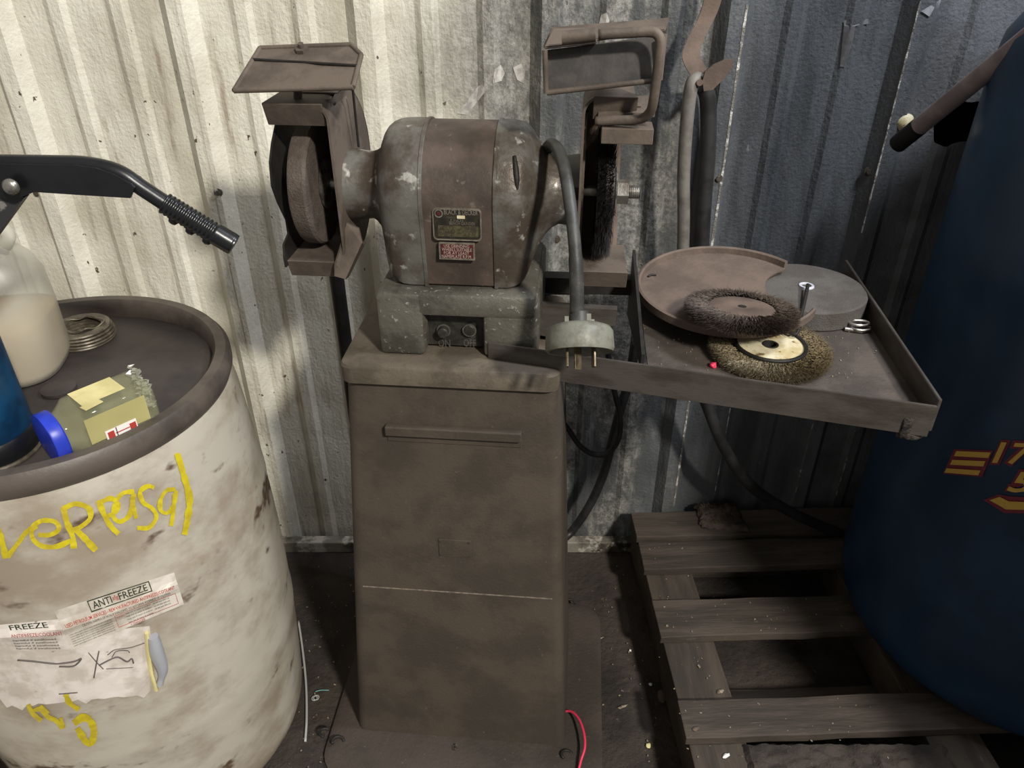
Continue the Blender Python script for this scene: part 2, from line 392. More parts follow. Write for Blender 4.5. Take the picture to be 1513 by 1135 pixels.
# base angle at the wall foot
obj('baseboard_back', bx(-1.75, 2.1, 1.545, 1.573, -.003, .035, .003), mat('base_angle', S(140, 134, 122), S(62, 56, 50), 9, .6, .1, .5, 60, c3=S(205, 198, 184), s3=16, lo3=.50, hi3=.62), kind='structure', label='narrow grimy base angle along the wall foot')
bm = bmesh.new()
lg = [atZ(838, 797, .036), atZ(870, 772, .036), atZ(925, 763, .036), atZ(926, 772, .036), atZ(905, 786, .036), atZ(840, 800, .036)]
prism([(p.x, min(p.y, 1.545), 0) for p in lg], (0, 0, .036), bm=bm)

# ================================================================== LEFT DRUM
DC = Vector((-.745, 1.045, 0)); DT = .885
def DR(z):
    z = max(0, min(z, .87))
    t = z/.87
    r = .272+.028*math.sin(pi*min(1, max(0, t*.92+.04)))**.8
    if z < .05: r -= (.05-z)**2*9
    if z > .80: r -= (z-.80)**2*1.5
    for c_ in (.30, .62): r += .005*math.exp(-((z-c_)/.010)**2)
    return r
def drum_hit(px, py, off=.001, z0=None):
    d = ray(px, py)
    t = .4
    while t < 3:
        p = O+d*t
        if p.z < .87 and math.hypot(p.x-DC.x, p.y-DC.y) < DR(p.z)+off: break
        t += .0015
    return p-DC
drum = empty('plastic_drum', DC, 'large off-white plastic drum with dark rimmed lid, yellow brushed lettering and torn label', 'drum')
zs = [0, .006, .015, .03, .05]+[.07+.02*i for i in range(40)]+[.87]
bm = lathe([(DR(z), z) for z in zs]+[(DR(.87)-.012, .872), (DR(.87)-.03, .815), (0, .813)], 96); obj('drum_body', bm, M_drum, drum, smooth=.8)
RT = DR(.87)
bm = lathe([(RT-.006, .835), (RT+.008, .848), (RT+.013, .860), (RT+.013, .876), (RT+.006, .886), (RT-.010, .886), (RT-.016, .878), (RT-.018, .858), (RT-.02, .836)], 96, closed=True)
obj('rim', bm, M_rim, drum, smooth=.9, label='dark grimy rim')
obj('lid', lathe([(.0, .840), (RT-.018, .840), (RT-.017, .853), (RT-.03, .8585), (.1, .8600), (.0, .8600)], 96), M_lid, drum, smooth=.5, label='dark recessed lid')
LZ = .860
# hand-brushed yellow lettering (strokes laid on the drum's side)
def cz(l): return [(x*.436, 640+y*.436) for x, y in l]
strokes = [([(600, 68), (622, 140), (642, 220), (636, 290), (625, 345)], 10), ([(596, 190), (565, 195), (545, 225), (545, 262), (570, 270), (592, 235), (597, 195)], 7), ([(592, 205), (588, 260), (580, 315)], 8),
 ([(522, 185), (500, 180), (475, 200), (485, 235), (515, 255), (530, 285), (505, 320), (465, 322)], 8), ([(455, 198), (415, 205), (390, 240), (385, 285), (410, 300), (440, 275), (450, 225), (455, 205)], 8), ([(450, 215), (452, 250), (462, 290)], 8),
 ([(335, 228), (350, 270), (375, 315), (402, 342)], 10), ([(340, 235), (375, 222), (400, 240), (392, 268), (358, 285)], 8), ([(215, 252), (226, 300), (246, 350), (250, 392)], 10), ([(212, 258), (255, 240), (300, 255), (305, 290), (270, 320), (245, 330)], 9),
 ([(255, 325), (290, 360), (325, 398)], 11), ([(130, 345), (170, 345), (200, 325), (185, 300), (140, 298), (112, 320), (110, 355), (140, 382), (190, 385), (240, 365)], 9), ([(-10, 320), (5, 360), (20, 425)], 11), ([(25, 420), (60, 375), (90, 335), (125, 315)], 9),
 ([(95, 920), (110, 950), (140, 975)], 9), ([(100, 945), (140, 935), (165, 950)], 7), ([(135, 925), (160, 960), (190, 975), (212, 1000)], 9), ([(205, 965), (212, 985), (214, 1002)], 6), ([(222, 885), (236, 915), (268, 938)], 9), ([(250, 985), (280, 965), (305, 975), (318, 1010), (310, 1050), (290, 1045), (262, 1000)], 12)]
for pts, wd in strokes:
    cp = spline([Vector((x, y, 0)) for x, y in cz(pts)], 7)
    bm = bmesh.new(); prev = None; W_ = wd*.5*1.75
    for i, p in enumerate(cp):
        t = (cp[min(i+1, len(cp)-1)]-cp[max(i-1, 0)]).normalized(); nn = Vector((-t.y, t.x, 0))
        ww = W_*(.75+.6*abs(noise.noise(Vector((p.x*.07, p.y*.07, 2)))))
        a, b = p+nn*ww*.55, p-nn*ww*.55
        a3, b3 = drum_hit(a.x, a.y, .0022), drum_hit(b.x, b.y, .0022)
        q = (bm.verts.new(a3), bm.verts.new(b3))
        if prev: bm.faces.new((prev[0], q[0], q[1], prev[1]))
        prev = q
    obj('yellow_lettering', bm, M_yel, drum, fix=False, smooth=4, label='yellow brushed paint stroke')
def quadfn(Q, hit, off):
    TL, TR, BR, BL = [Vector((*q, 0)) for q in Q]
    def fn(u, v):      # u to the right, v up, both 0..1
        p = (BL.lerp(BR, u)).lerp(TL.lerp(TR, u), v); return hit(p.x, p.y, off)
    return fn
def patch(Q, hit, off, nu=16, nv=8, jag=0, bm=None):
    bm = bm or bmesh.new(); fn = quadfn(Q, hit, off)
    g_ = [[None]*(nu+1) for _ in range(nv+1)]
    for j in range(nv+1):
        for i in range(nu+1):
            v = j/nv
            if jag and j == 0: v += jag*noise.noise(Vector((i*1.3, Q[0][0], 0)))
            u = i/nu
            if jag and i == nu: u += .25*jag*noise.noise(Vector((j*1.7, 5, 0)))
            g_[j][i] = bm.verts.new(fn(u, v))
    for j in range(nv):
        for i in range(nu): bm.faces.new((g_[j][i], g_[j][i+1], g_[j+1][i+1], g_[j+1][i]))
    return bm
QA = [(80, 903), (257, 846), (272, 893), (106, 961)]; QB = [(-70, 930), (86, 915), (106, 961), (-55, 962)]
QC = [(-60, 955), (221, 925), (222, 1026), (10, 1046)]
obj('lower_label', patch(QC, drum_hit, .0015, 22, 10, .09), M_paper, drum, fix=False, label='torn scuffed lower sheet of the label')
lab = obj('label_sheet', patch(QA, drum_hit, .003), mat('label_clean', S(216, 208, 196), S(190, 180, 166), 22, .45), drum, fix=False, label='upper label sheet printed in red and black')
obj('label_sheet', patch(QB, drum_hit, .0025, 16, 6), M_paper, drum, fix=False, label='older label sheet half covered by the newer one')
def lt(s, Q, u0, v0, u1, v1, m, par=lab, off=.0042, bold=.0):
    fn = quadfn(Q, drum_hit, off)
    obj('lettering', text_bm(s, 1, lambda x, y: fn(u0+x*(u1-u0), v0+y*(v1-v0)), bold, fit=(1, 1)), m, par, fix=False)
def frame_bm(Q, u0, v0, u1, v1, tu, tv, off=.004):
    fn = quadfn(Q, drum_hit, off); bm = bmesh.new()
    o_ = [(u0, v0), (u1, v0), (u1, v1), (u0, v1)]; i_ = [(u0+tu, v0+tv), (u1-tu, v0+tv), (u1-tu, v1-tv), (u0+tu, v1-tv)]
    for k in range(4):
        for s_ in range(4):
            f = lambda a, b, t: (a[0]+(b[0]-a[0])*t, a[1]+(b[1]-a[1])*t)
            q = [f(o_[k], o_[(k+1) % 4], s_/4), f(o_[k], o_[(k+1) % 4], (s_+1)/4), f(i_[k], i_[(k+1) % 4], (s_+1)/4), f(i_[k], i_[(k+1) % 4], s_/4)]
            bm.faces.new([bm.verts.new(fn(*p)) for p in q])
    return bm
lt('ANTI', QA, .30, .74, .46, .93, M_green, bold=.01); lt('FREEZE', QA, .52, .74, .76, .93, M_green, bold=.01); lt('afg', QA, .465, .76, .515, .91, M_redink)
obj('label_frame', frame_bm(QA, .27, .68, .79, .99, .008, .03), M_green, lab, fix=False)
lt('USED PETROLEUM SERVICES - REMANUFACTURED ANTIFREEZE/COOLANT', QA, .03, .52, .97, .62, M_redink, bold=.01)
lt('CAUTION: HARMFUL OR FATAL IF SWALLOWED. DO NOT DRINK ANTIFREEZE OR SOLUTION', QA, .16, .42, .92, .48, M_ink)
for k in range(6): lt('contains ethylene glycol, store in a clearly marked container and keep away', QA, .03, .32-k*.055, .40, .36-k*.055, M_ink)
for k in range(4): lt('keep out of reach of children', QA, .52, .32-k*.08, .74, .37-k*.08, M_ink)
for k in range(3): lt('mix with water before use', QA, .76, .32-k*.08, .90, .37-k*.08, M_ink)
lt('WARNING', QA, .44, .30, .51, .35, M_redink); lt('+ DANGER', QA, .53, -.0, .66, .06, M_redink); obj('label_frame', frame_bm(QA, .43, .08, .96, .40, .003, .012), M_redink, lab, fix=False)
lt('FREEZE', QB, .52, .76, .88, .94, M_green, drum, bold=.01)
lt('ANTIFREEZE/COOLANT', QB, .5, .48, .98, .60, M_redink, drum)
for k in range(4): lt('harmful if swallowed', QB, .5, .34-k*.1, .9, .40-k*.1, M_ink, drum)
ink_g = mat('ink_grey', S(96, 88, 84), bump=0)
for l_, wd in (([(60, 770), (120, 775), (190, 782), (250, 775), (275, 765), (250, 790), (200, 792)], 2.2), ([(335, 740), (325, 790), (318, 830)], 1.6), ([(300, 745), (330, 780), (350, 800)], 1.2), ([(335, 788), (370, 770), (400, 760), (430, 775), (446, 765), (452, 780)], 2.0), ([(380, 760), (395, 740), (430, 738), (440, 745)], 1.2), ([(365, 752), (390, 735), (440, 728), (490, 712)], 1.2), ([(200, 885), (230, 883), (262, 880)], 1.6), ([(360, 800), (450, 795)], 1)):
    cp = spline([Vector((x, y, 0)) for x, y in cz(l_)], 6)
    obj('scribble', tube([drum_hit(p.x, p.y, .003) for p in cp], .0006*wd, 5), ink_g, drum, smooth=2)
# torn roll of film at the label's end
hp = [drum_hit(x, y, .006) for x, y in ((226, 940), (232, 965), (240, 990), (236, 1012))]
obj('torn_film', tube(spline(hp), .011, 10, rf=lambda t: .5+.5*math.sin(pi*min(1, t+.15))), trans_mat('film', S(196, 198, 206), .75, .3), drum, smooth=1, label='curled torn film')
hp = [drum_hit(x, y, .004) for x, y in ((217, 935), (219, 965), (224, 995), (231, 1020))]
obj('torn_edge', tube(spline(hp), .0035, 6), M_note, drum, smooth=1, label='yellowed torn edge')
# neighbouring drum, only its shoulder shows at lower left
d2 = empty('plastic_drum', (-1.0, .57, 0), 'second pale plastic container at the far lower left, in front of the large drum', 'drum')
obj('drum_body', lathe([(.20, 0), (.225, .02), (.23, .06), (.232, .2), (.225, .30), (.20, .33), (.05, .335)], 64), mat('drum_plastic_b', S(200, 190, 178), S(178, 166, 156), 6, .5), d2, smooth=.8)
obj('cap', lathe([(.04, .330), (.04, .352), (.036, .356), (.0, .356)], 24), M_rim, d2, smooth=.6)

# ---- things on the drum lid
# ring stack
c = atZ(127, 500, LZ); st = empty('ring_stack', (c.x, c.y, LZ), 'stack of thin tin rings lying on the back of the drum lid', 'rings')
for k in range(5):
    ox, oy = random.uniform(-.003, .003), random.uniform(-.003, .003)
    r = .050-.002*(k == 4)
    bm = lathe([(r-.014, .0006+.0052*k), (r, .0006+.0052*k), (r+.0015, .003+.0052*k), (r, .0052+.0052*k), (r-.014, .0052+.0052*k)], 48, Matrix.Translation((ox, oy, 0)), closed=True)
    obj('ring', bm, M_ring, st, smooth=.6)
obj('wire_tangle', tube(spline([Vector((.034*math.cos(a)*(1+.2*math.sin(3*a)), .028*math.sin(a), .028+.003*math.sin(5*a))) for a in [i*.6 for i in range(20)]]), .0016, 6), M_ring, st, smooth=2)
# jug
jug = empty('plastic_jug', (-.825, 1.095, LZ), 'translucent plastic jug half full of cloudy amber liquid on the drum lid', 'jug', rz=.2)
def sq(r, z, p=4, n_=48):
    out = []
    for i in range(n_):
        a = 2*pi*i/n_; ca, sa = math.cos(a), math.sin(a); k = (abs(ca)**p+abs(sa)**p)**(-1/p); out.append(Vector((r*k*ca, r*k*sa, z)))
    return out
def loft(prof, p=4):
    bm = bmesh.new(); rings(bm, [sq(r, z, pp) for r, z, pp in prof]); return bm
obj('jug_body', loft([(.068, 0, 3), (.078, .006, 3), (.082, .02, 3.4), (.083, .10, 3.4), (.082, .155, 3.2), (.073, .185, 3), (.052, .215, 2.5), (.030, .235, 2), (.024, .245, 2), (.024, .262, 2)]), M_jug, jug, smooth=1.2)
obj('liquid', loft([(.066, .002, 3), (.0755, .008, 3), (.0795, .02, 3.4), (.0805, .098, 3.4)]), M_liq, jug, smooth=.6, label='cloudy amber liquid')
bm = tube(spline([Vector((.045, .0, .205)), Vector((.062, 0, .232)), Vector((.04, 0, .262)), Vector((.012, 0, .256))]), .010, 12)
obj('handle', bm, M_jug, jug, smooth=2)
obj('cap', lathe([(.026, .258), (.027, .262), (.027, .276), (.024, .28), (0, .28)], 32), M_white, jug, smooth=.6)
# filter can
fl = empty('filter_can', (-.735, .872, LZ), 'blue cylindrical can with black base ring on the drum lid at the left edge', 'can')
obj('can_body', lathe([(.058, .034), (.060, .04), (.060, .17), (.056, .185), (.04, .192), (0, .193)], 48), M_filter, fl, smooth=.7)
obj('base_ring', lathe([(.056, .004), (.0625, .006), (.0625, .03), (.059, .036), (.0, .036)], 48), M_black, fl, smooth=.6)
obj('bottom_seam', lathe([(.056, 0), (.0645, .001), (.0655, .004), (.0645, .0065), (.05, .007)], 48), M_ring, fl, smooth=.6, label='bright metal bottom seam')
# glass jar on its side
A = atZ(66, 648, LZ+.040); B = atZ(200, 590, LZ+.040)
A = Vector((A.x, A.y, 0)); B = Vector((B.x, B.y, 0)); ang = math.atan2(B.y-A.y, B.x-A.x)
jar = empty('glass_jar', (A.x, A.y, LZ+.0375), 'square glass jar lying on its side with blue screw lid and yellow note', 'jar', rz=ang)
JM = Matrix.Rotation(pi/2, 4, 'Y')
def sqx(r, x, p): return [JM @ v for v in sq(r, x, p)]
bm = bmesh.new(); rings(bm, [sqx(r, x, p) for r, x, p in ((.030, .004, 2), (.031, .018, 2), (.030, .022, 2), (.033, .030, 2.6), (.0365, .042, 6), (.0368, .138, 6), (.034, .143, 5), (.030, .144, 5))])
obj('jar_body', bm, M_glass, jar, smooth=1)
bm = lathe([(.030, -.001), (.0365, .000), (.0375, .002), (.0375, .016), (.036, .018), (.030, .018)], 40, JM); obj('screw_lid', bm, M_lidblue, jar, smooth=.6, label='bright blue screw lid')
bm = bmesh.new(); box(bm, (.082, .004, .0372), (.060, .046, .0006)); obj('note', bm, M_note, jar, label='yellow paper note')
bm = bmesh.new(); box(bm, (.062, -.026, .0376), (.026, .013, .0012), rot=Matrix.Rotation(.15, 3, 'Z')); obj('tape', bm, M_note, jar, label='yellow folded tape end')
bm = bmesh.new(); box(bm, (.085, -.0376, .006), (.085, .0006, .040)); obj('tape', bm, M_tape, jar, label='yellowed clear tape')
bm = bmesh.new(); box(bm, (.085, -.0384, -.014), (.044, .0006, .022)); st_ = obj('sticker', bm, M_white, jar, label='small white sticker printed in red')
bm = bmesh.new()
for (x, z, w_, h_) in ((.101, -.014, .009, .014), (.070, -.014, .009, .016)): box(bm, (x, -.0388, z), (w_, .0004, h_))
box(bm, (.086, -.0388, -.012), (.020, .0004, .0015)); obj('print', bm, M_redink, st_, label='red print')
bm = bmesh.new(); box(bm, (.078, -.0389, -.014), (.0012, .0004, .022)); obj('print', bm, M_ink, st_)
M_shard = trans_mat('film_shard', S(190, 190, 172), .55, .2)
for (y0_, z0_, rr_) in ((.012, .030, .02), (-.016, .026, .017), (.0, .004, .024)):
    bm = bmesh.new(); g = [[bm.verts.new((.142+.012*noise.noise(Vector((i*.5, j*.5, y0_*99))), y0_+(i-5)*rr_/6+.003*noise.noise(Vector((i, j, 2))), z0_+(j-5)*rr_/8+.005*noise.noise(Vector((i*.6, j*.6, 8))))) for i in range(11)] for j in range(11)]
    for j_ in range(10):
        for i_ in range(10): bm.faces.new((g[j_][i_], g[j_][i_+1], g[j_+1][i_+1], g[j_+1][i_]))
    o = obj('film_shard', bm, M_shard, jar, fix=False); md = o.modifiers.new('s', 'SOLIDIFY'); md.thickness = .0006
p = atZ(88, 578, LZ); cp_ = empty('bung_cap', (p.x, p.y, LZ), 'small flat grey bung cap on the lid beside the jug', 'cap')
obj('cap_top', lathe([(.024, .0), (.026, .002), (.026, .007), (.02, .010), (0, .010)], 32), M_lid, cp_, smooth=.6)

# ---- pump lever over the drum
bolt = atY(30, 268, .85)
pm = empty('drum_pump', (-.885, .955, LZ), 'black lever of a hand pump reaching over the drum, with ribbed rubber grip', 'pump')
def pl(v): return Vector(v)-pm.location
obj('pump_column', cyl((0, 0, 0), (0, 0, .42), .022, 24, bev=.002), M_black, pm, smooth=.6)
obj('base_collar', lathe([(.045, 0), (.045, .012), (.03, .02), (.03, .04), (.022, .045)], 32), M_dark, pm, smooth=.6)
LY = .855
def lv(x, y): return atY(x, y, LY)
outline = [lv(-170, 236), lv(0, 237), (lv(60, 238)), lv(120, 239), lv(150, 243), lv(175, 252), lv(200, 266), lv(206, 272), lv(200, 287), lv(120, 282), lv(60, 278), lv(30, 290), lv(0, 284), lv(-170, 280)]
bm = prism([pl(p)+Vector((0, .010, 0)) for p in outline], (0, .004, 0)); obj('lever_plate', bm, M_black, pm)
bm = prism([pl(p)+Vector((0, -.014, 0)) for p in outline], (0, .004, 0)); obj('lever_plate', bm, M_black, pm)
top = spline([lv(-170, 240), lv(0, 241), lv(80, 242), lv(130, 244), lv(175, 255), lv(210, 278), lv(262, 312), lv(330, 355)], 6)
obj('lever_tube', tube([pl(p) for p in top], .0095, 14), M_black, pm, smooth=2)
g0, g1 = pl(lv(243, 300)), pl(lv(346, 362)); n_ = 96
gr = [g0.lerp(g1, i/n_) for i in range(n_+1)]
obj('rubber_grip', tube(gr, .0125, 18, rf=lambda t: (1+.045*math.sin(t*2*pi*17) if t < .72 else 1.05)*(1 if t < .97 else .96)), M_grip, pm, smooth=1.2)
for k in range(3):
    q = g0.lerp(g1, .14+.24*k)+Vector((-.003, 0, -.012)); obj('finger_ridge', lathe([(.002, -.006), (.006, -.004), (.007, 0), (.006, .004), (.002, .006)], 12, axis_mat(q, q+(g1-g0))), M_grip, pm, smooth=2)
bp = pl(bolt); bm = lathe([(.009, 0), (.009, .003), (.006, .006), (0, .007)], 20, axis_mat(bp+Vector((0, -.018, 0)), bp+Vector((0, -1, 0)))); obj('bolt', bm, M_steel, pm, smooth=.8, label='bright round bolt head')
s0, s1 = lv(26, 280), lv(-60, 400)
obj('strut', strip([pl(s0)+Vector((0, -.006, 0)), pl(s1)+Vector((0, -.006, 0))], (0, .012, 0), .022), mat('scuffed_strut', S(60, 60, 62), S(140, 136, 130), 24, .4, .2, .1, lo=.58, hi=.66), pm)
obj('lever_tube', cyl(pl(lv(-165, 258)), Vector((0, 0, .40)), .012, 14), M_black, pm, smooth=1)

# ================================================================== PEDESTAL
ped = empty('grinder_pedestal', GM.translation, 'tall tapered brown sheet-steel pedestal carrying the bench grinder', 'pedestal', rz=YAW)
def rrect(x, y0, y1, r, z, n_=6):
    out = []
    for (cx, cy, a0) in ((x-r, y1-r, 0), (-x+r, y1-r, pi/2), (-x+r, y0+r, pi), (x-r, y0+r, 3*pi/2)):
        for k in range(n_+1): a = a0+pi/2*k/n_; out.append(Vector((cx+r*math.cos(a), cy+r*math.sin(a), z)))
    return out
bm = bmesh.new()
rings(bm, [[v+Vector((.003-.013*t, 0, 0)) for v in rrect(.169+.053*t, -.138-.037*t, .125+.04*t, .02, .886-.876*t)] for t in (0, .25, .5, .75, 1)])
obj('column', bm, M_ped, ped, smooth=.5)
def slab_bm():
    bm = bmesh.new(); a = []
    for (d, z) in ((-.004, .880), (0, .883), (0, .909), (-.002, .913), (-.006, .915)): a.append(rrect(.172+d, -.150-d, .132+d, .022, z))
    rings(bm, a); return bm
obj('top_plate', slab_bm(), M_slab, ped, smooth=.5, label='dusty top plate with rounded corners')
bm = bmesh.new()
rings(bm, [rrect(.290, -.275, .225, .06, 0), rrect(.290, -.275, .225, .06, .008), rrect(.275, -.258, .212, .055, .016), rrect(.25, -.21, .19, .03, .018), rrect(.225, -.180, .165, .02, .021)])
obj('base_flange', bm, M_flange, ped, smooth=.6, label='wide dusty base flange')
def pedf(px, py):      # hit the sloping front of the column, local coordinates
    o = GI @ O; d = GI.to_3x3() @ ray(px, py); t = .5
    while True:
        p = o+d*t; k = (.886-p.z)/.866
        if p.y > -.138-.037*k-.0004: return p
        t += .0008
# ledge
a, b = pedf(571, 634), pedf(771, 644)
bm = bx(a.x, b.x, a.y-.012, a.y+.002, a.z-.006, a.z+.012, .002); bx(a.x+.001, b.x, a.y-.003, a.y+.002, a.z-.022, a.z-.006, .001, bm)
obj('door_ledge', bm, M_ped, ped)
# name plate
a, b = pedf(648, 796), pedf(697, 824)
ny = (a.y+b.y)/2; pw = (b.x-a.x); ph_ = a.z-b.z
tilt = Matrix.Rotation(-math.atan2(.037, .866), 3, 'X')
bm = bmesh.new(); box(bm, ((a.x+b.x)/2, ny-.0008, (a.z+b.z)/2), (pw, .002, ph_), .0005, tilt)
npl = obj('blank_plate', bm, M_ped, ped, label='small blank plate painted over')
for sx in (-1, 1):
    for sz in (-1, 1):
        c_ = Vector(((a.x+b.x)/2+sx*(pw/2-.004), ny-.002-(-sz)*.0004, (a.z+b.z)/2+sz*(ph_/2-.004))); obj('rivet', cyl(c_, c_+Vector((0, -.0012, 0)), .0018, 8), M_flange, npl)
a, b = pedf(536, 868), pedf(816, 884); bm = bmesh.new()
zz = (a.z+b.z)/2; box(bm, ((a.x+b.x)/2, (a.y+b.y)/2+.0004, zz), (b.x-a.x, .0022, .0026), .0006); obj('weld_seam', bm, mat('seam', S(128, 116, 102), S(96, 86, 76), 90, .7), ped)
# bolts and clips on flange
for (px, py, r) in ((500, 1098, .3), (481, 1085, 1.2), (838, 1118, .5), (843, 893, .2), (672, 1107, 0)):
    q = GI @ atZ(px, py, .016)
    if px == 672:
        bm = nut(q, q+Vector((0, 0, .006)), .006); cyl(q+Vector((0, 0, .006)), q+Vector((.004, 0, .013)), .003, 10, bm); obj('screw', bm, M_steel, ped)
    else:
        pts = [q+Vector((.012*math.cos(a_+r), .012*math.sin(a_+r)*.9, .002+.006*math.sin(a_*.5))) for a_ in [k*.4 for k in range(10)]]
        obj('anchor_hook', tube(pts, .003, 8), M_dark, ped, smooth=2)

# ================================================================== BENCH GRINDER
gr_ = empty('bench_grinder', GM.translation, 'old grey-brown double-ended bench grinder bolted on top of the pedestal', 'grinder', rz=YAW)
AZ = 1.15
def arch(phi):
    c_, s_ = math.cos(phi), math.sin(phi)
    if s_ >= 0: return .100
    best = .5
    # side line from (.1,0) to (.086,-.132), bottom z=-.132
    if abs(c_) > 1e-6:
        t = .1/(abs(c_)-s_*(-.014/.132)*-1) if False else .1/(abs(c_)+(-s_)*(.014/.132)); best = min(best, t)
    best = min(best, .132/(-s_))
    return best
MX = .016
def msec(x, s, rn, sc=1, n_=72):
    out = []; x += MX
    for i in range(n_):
        phi = 2*pi*i/n_; rr = rn+(arch(phi)*sc-rn)*s; out.append(Vector((x, rr*math.cos(phi), AZ+rr*math.sin(phi))))
    return out
bm = bmesh.new(); rings(bm, [msec(x, 1, .05, .985) for x in (-.053, -.03, 0, .03, .053)]); obj('motor_housing', bm, M_motor, gr_, smooth=.5, label='brown centre housing')
def sm(t): t = max(0, min(1, t)); return t*t*(3-2*t)
for sg in (-1, 1):
    bm = bmesh.new(); R_ = []
    TAB = [(.053, 1), (.078, 1), (.089, .985), (.098, .945), (.105, .885), (.111, .79), (.115, .68), (.118, .54), (.120, .40), (.123, .26), (.128, .13), (.135, .045), (.143, 0)] if sg < 0 else \
          [(.053, 1), (.070, 1), (.080, .97), (.088, .92), (.094, .84), (.099, .73), (.103, .60), (.108, .46), (.115, .30), (.123, .16), (.132, .06), (.142, 0)]
    for x, s_t in TAB: R_.append(msec(sg*x, s_t, .050))
    for x in [] and [.053, .07, .080, .088, .094, .100, .105, .110, .114, .118, .122, .127, .132, .138, .145, .16, .170, (.179 if sg < 0 else .172)]:
        k = 1-max(0, (x-(.078 if sg < 0 else .074)))/(.036 if sg < 0 else .046)
        s = 0 if k <= 0 else (math.sqrt(max(0, 1-(1-k)**2))*.45+sm(k)*.55)
        R_.append(msec(sg*x, s, .050+.004*sm((x-.14)/.04)))
    for x in (.155, .168, (.179 if sg < 0 else .172)): R_.append(msec(sg*x, 0, .050+.004*sm((x-.14)/.04)))
    rings(bm, R_); bell = obj('end_bell', bm, M_bell, gr_, smooth=.7, label='worn grey end bell with shaft neck')
    bm = bmesh.new(); rings(bm, [msec(sg*(.053+d), 1, .05, sc) for d, sc in ((-.003, 1.0), (-.002, 1.012), (.002, 1.012), (.003, 1.0))]); obj('seam_band', bm, M_bell, gr_, smooth=.6)
# vent slot left bell, and worn vent on the right bell
p = gp(583, 229, -.07); bm = bmesh.new(); box(bm, (p.x-.005, -.062, AZ+.062), (.012, .012, .017), .001, Matrix.Rotation(-.7, 3, 'X')); obj('vent_slot', bm, M_dark, gr_, label='dark vent slot')
bm = tube(spline([Vector((.095, -.072, AZ+.070)), Vector((.099, -.086, AZ+.045)), Vector((.1005, -.091, AZ+.02)), Vector((.101, -.090, AZ-.005)), Vector((.104, -.086, AZ-.02))]), .004, 8, rf=lambda t: .6+.5*abs(math.sin(7*t))); obj('cast_crack', bm, M_dark, gr_, smooth=2, label='dark blistered streak')
# base casting
bz0, bz1 = .9155, 1.022
bm = bmesh.new()
FY = -.112
bx(-.112, -.040, FY, .12, bz0, bz1, .008, bm)
bx(.050, .135, FY+.004, .12, bz0, bz1-.004, .008, bm)
bx(-.108, .131, FY+.001, .12, .984, bz1+.001, .008, bm)
bx(-.10, .10, -.07, .12, bz0, 1.0, 0, bm)
obj('base_casting', bm, M_cast, gr_, smooth=.6, label='grey-green cast base')
bm = bx(-.045, .055, -.082, -.07, bz0+.004, .990, .001); sp = obj('switch_panel', bm, M_panel, gr_, label='dark recessed switch panel')
for px in (656, 694):
    q = gp(px, 487, -.084)
    obj('button', cyl(q, q+Vector((0, -.014 if px < 670 else -.005, 0)), .0085, 24, bev=.001), M_panel, sp, smooth=.6)
    q2 = q+Vector((0, -.004, 0)); bm = lathe([(.0088, 0), (.011, 0), (.011, .002), (.0088, .002)], 24, axis_mat(q2+Vector((0, .002, 0)), q2+Vector((0, -1, 0))), closed=True); obj('button_ring', bm, M_cast, sp, smooth=.6)
def gx(px, py, xl):
    d = (GI.to_3x3() @ ray(px, py)); o = GI @ O
    return o+d*((xl-o.x)/d.x)
def flat(s, px0, py0, px1, py1, yl, m, par, bold=0):     # writing on a plane facing the front; corners taken left-bottom to right-top
    a = gp(px0, py0, yl); b = gp(px1, py1, yl)
    obj('lettering', text_bm(s, 1, lambda x, y: Vector((a.x+x*(b.x-a.x), yl, a.z+y*(b.z-a.z))), bold, fit=(1, 1)), m, par, fix=False)
flat('ON', 648, 512, 665, 502, -.0828, M_cast, sp); flat('OFF', 685, 512, 703, 502, -.0828, M_cast, sp)
q = gp(674, 521, -.086); obj('screw', lathe([(.0045, 0), (.0045, .002), (.002, .004), (0, .004)], 12, axis_mat(q, q+Vector((0, -1, 0)))), M_steel, sp, smooth=.8, label='bright little screw')
# name plate
def plate(px0, py0, px1, py1, yl, th, m, name, par, r=.006, **k):
    a = gp(px0, py0, yl); b = gp(px1, py1, yl); x0, x1, z0, z1 = a.x, b.x, b.z, a.z; pts = []
    for (cx, cy, a0) in ((x1-r, z1-r, 0), (x0+r, z1-r, pi/2), (x0+r, z0+r, pi), (x1-r, z0+r, 3*pi/2)):
        for j in range(5): t = a0+pi/2*j/4; pts.append((cx+r*math.cos(t), yl, cy+r*math.sin(t)))
    return obj(name, prism(pts, (0, th, 0)), m, par, **k)
PY = -.1005
np_ = plate(638, 307, 712, 357, PY, .003, M_plate, 'name_plate', gr_, label='rounded metal name plate')
plate(640, 309.5, 710, 354.5, PY-.0004, .0006, M_plum, 'plate_field', np_, r=.005)
plate(647, 333, 707, 351, PY-.0007, .0004, M_olive, 'plate_field', np_, r=.001)
plate(675, 318.5, 687, 323.5, PY-.0008, .0004, M_cream, 'plate_field', np_, r=.0005)
a = gp(648, 315.5, PY-.0008); obj('emblem', lathe([(.0045, 0), (.0062, 0), (.0062, .0004), (.0045, .0004)], 20, axis_mat(a, a+Vector((0, -1, 0))), closed=True), M_plate, np_)
obj('emblem', nut(a, a+Vector((0, -.0006, 0)), .0032), M_platered, np_)
flat('BLACK & DECKER', 656, 317, 706, 311, PY-.0009, M_plate, np_, .01)
flat('TOWSON', 660, 323, 673, 320.5, PY-.0009, M_plate, np_); flat('7 INCH', 665, 327.5, 684, 324.5, PY-.0009, M_plate, np_)
flat('BENCH GRINDER', 664, 332, 702, 328.5, PY-.0009, M_plate, np_)
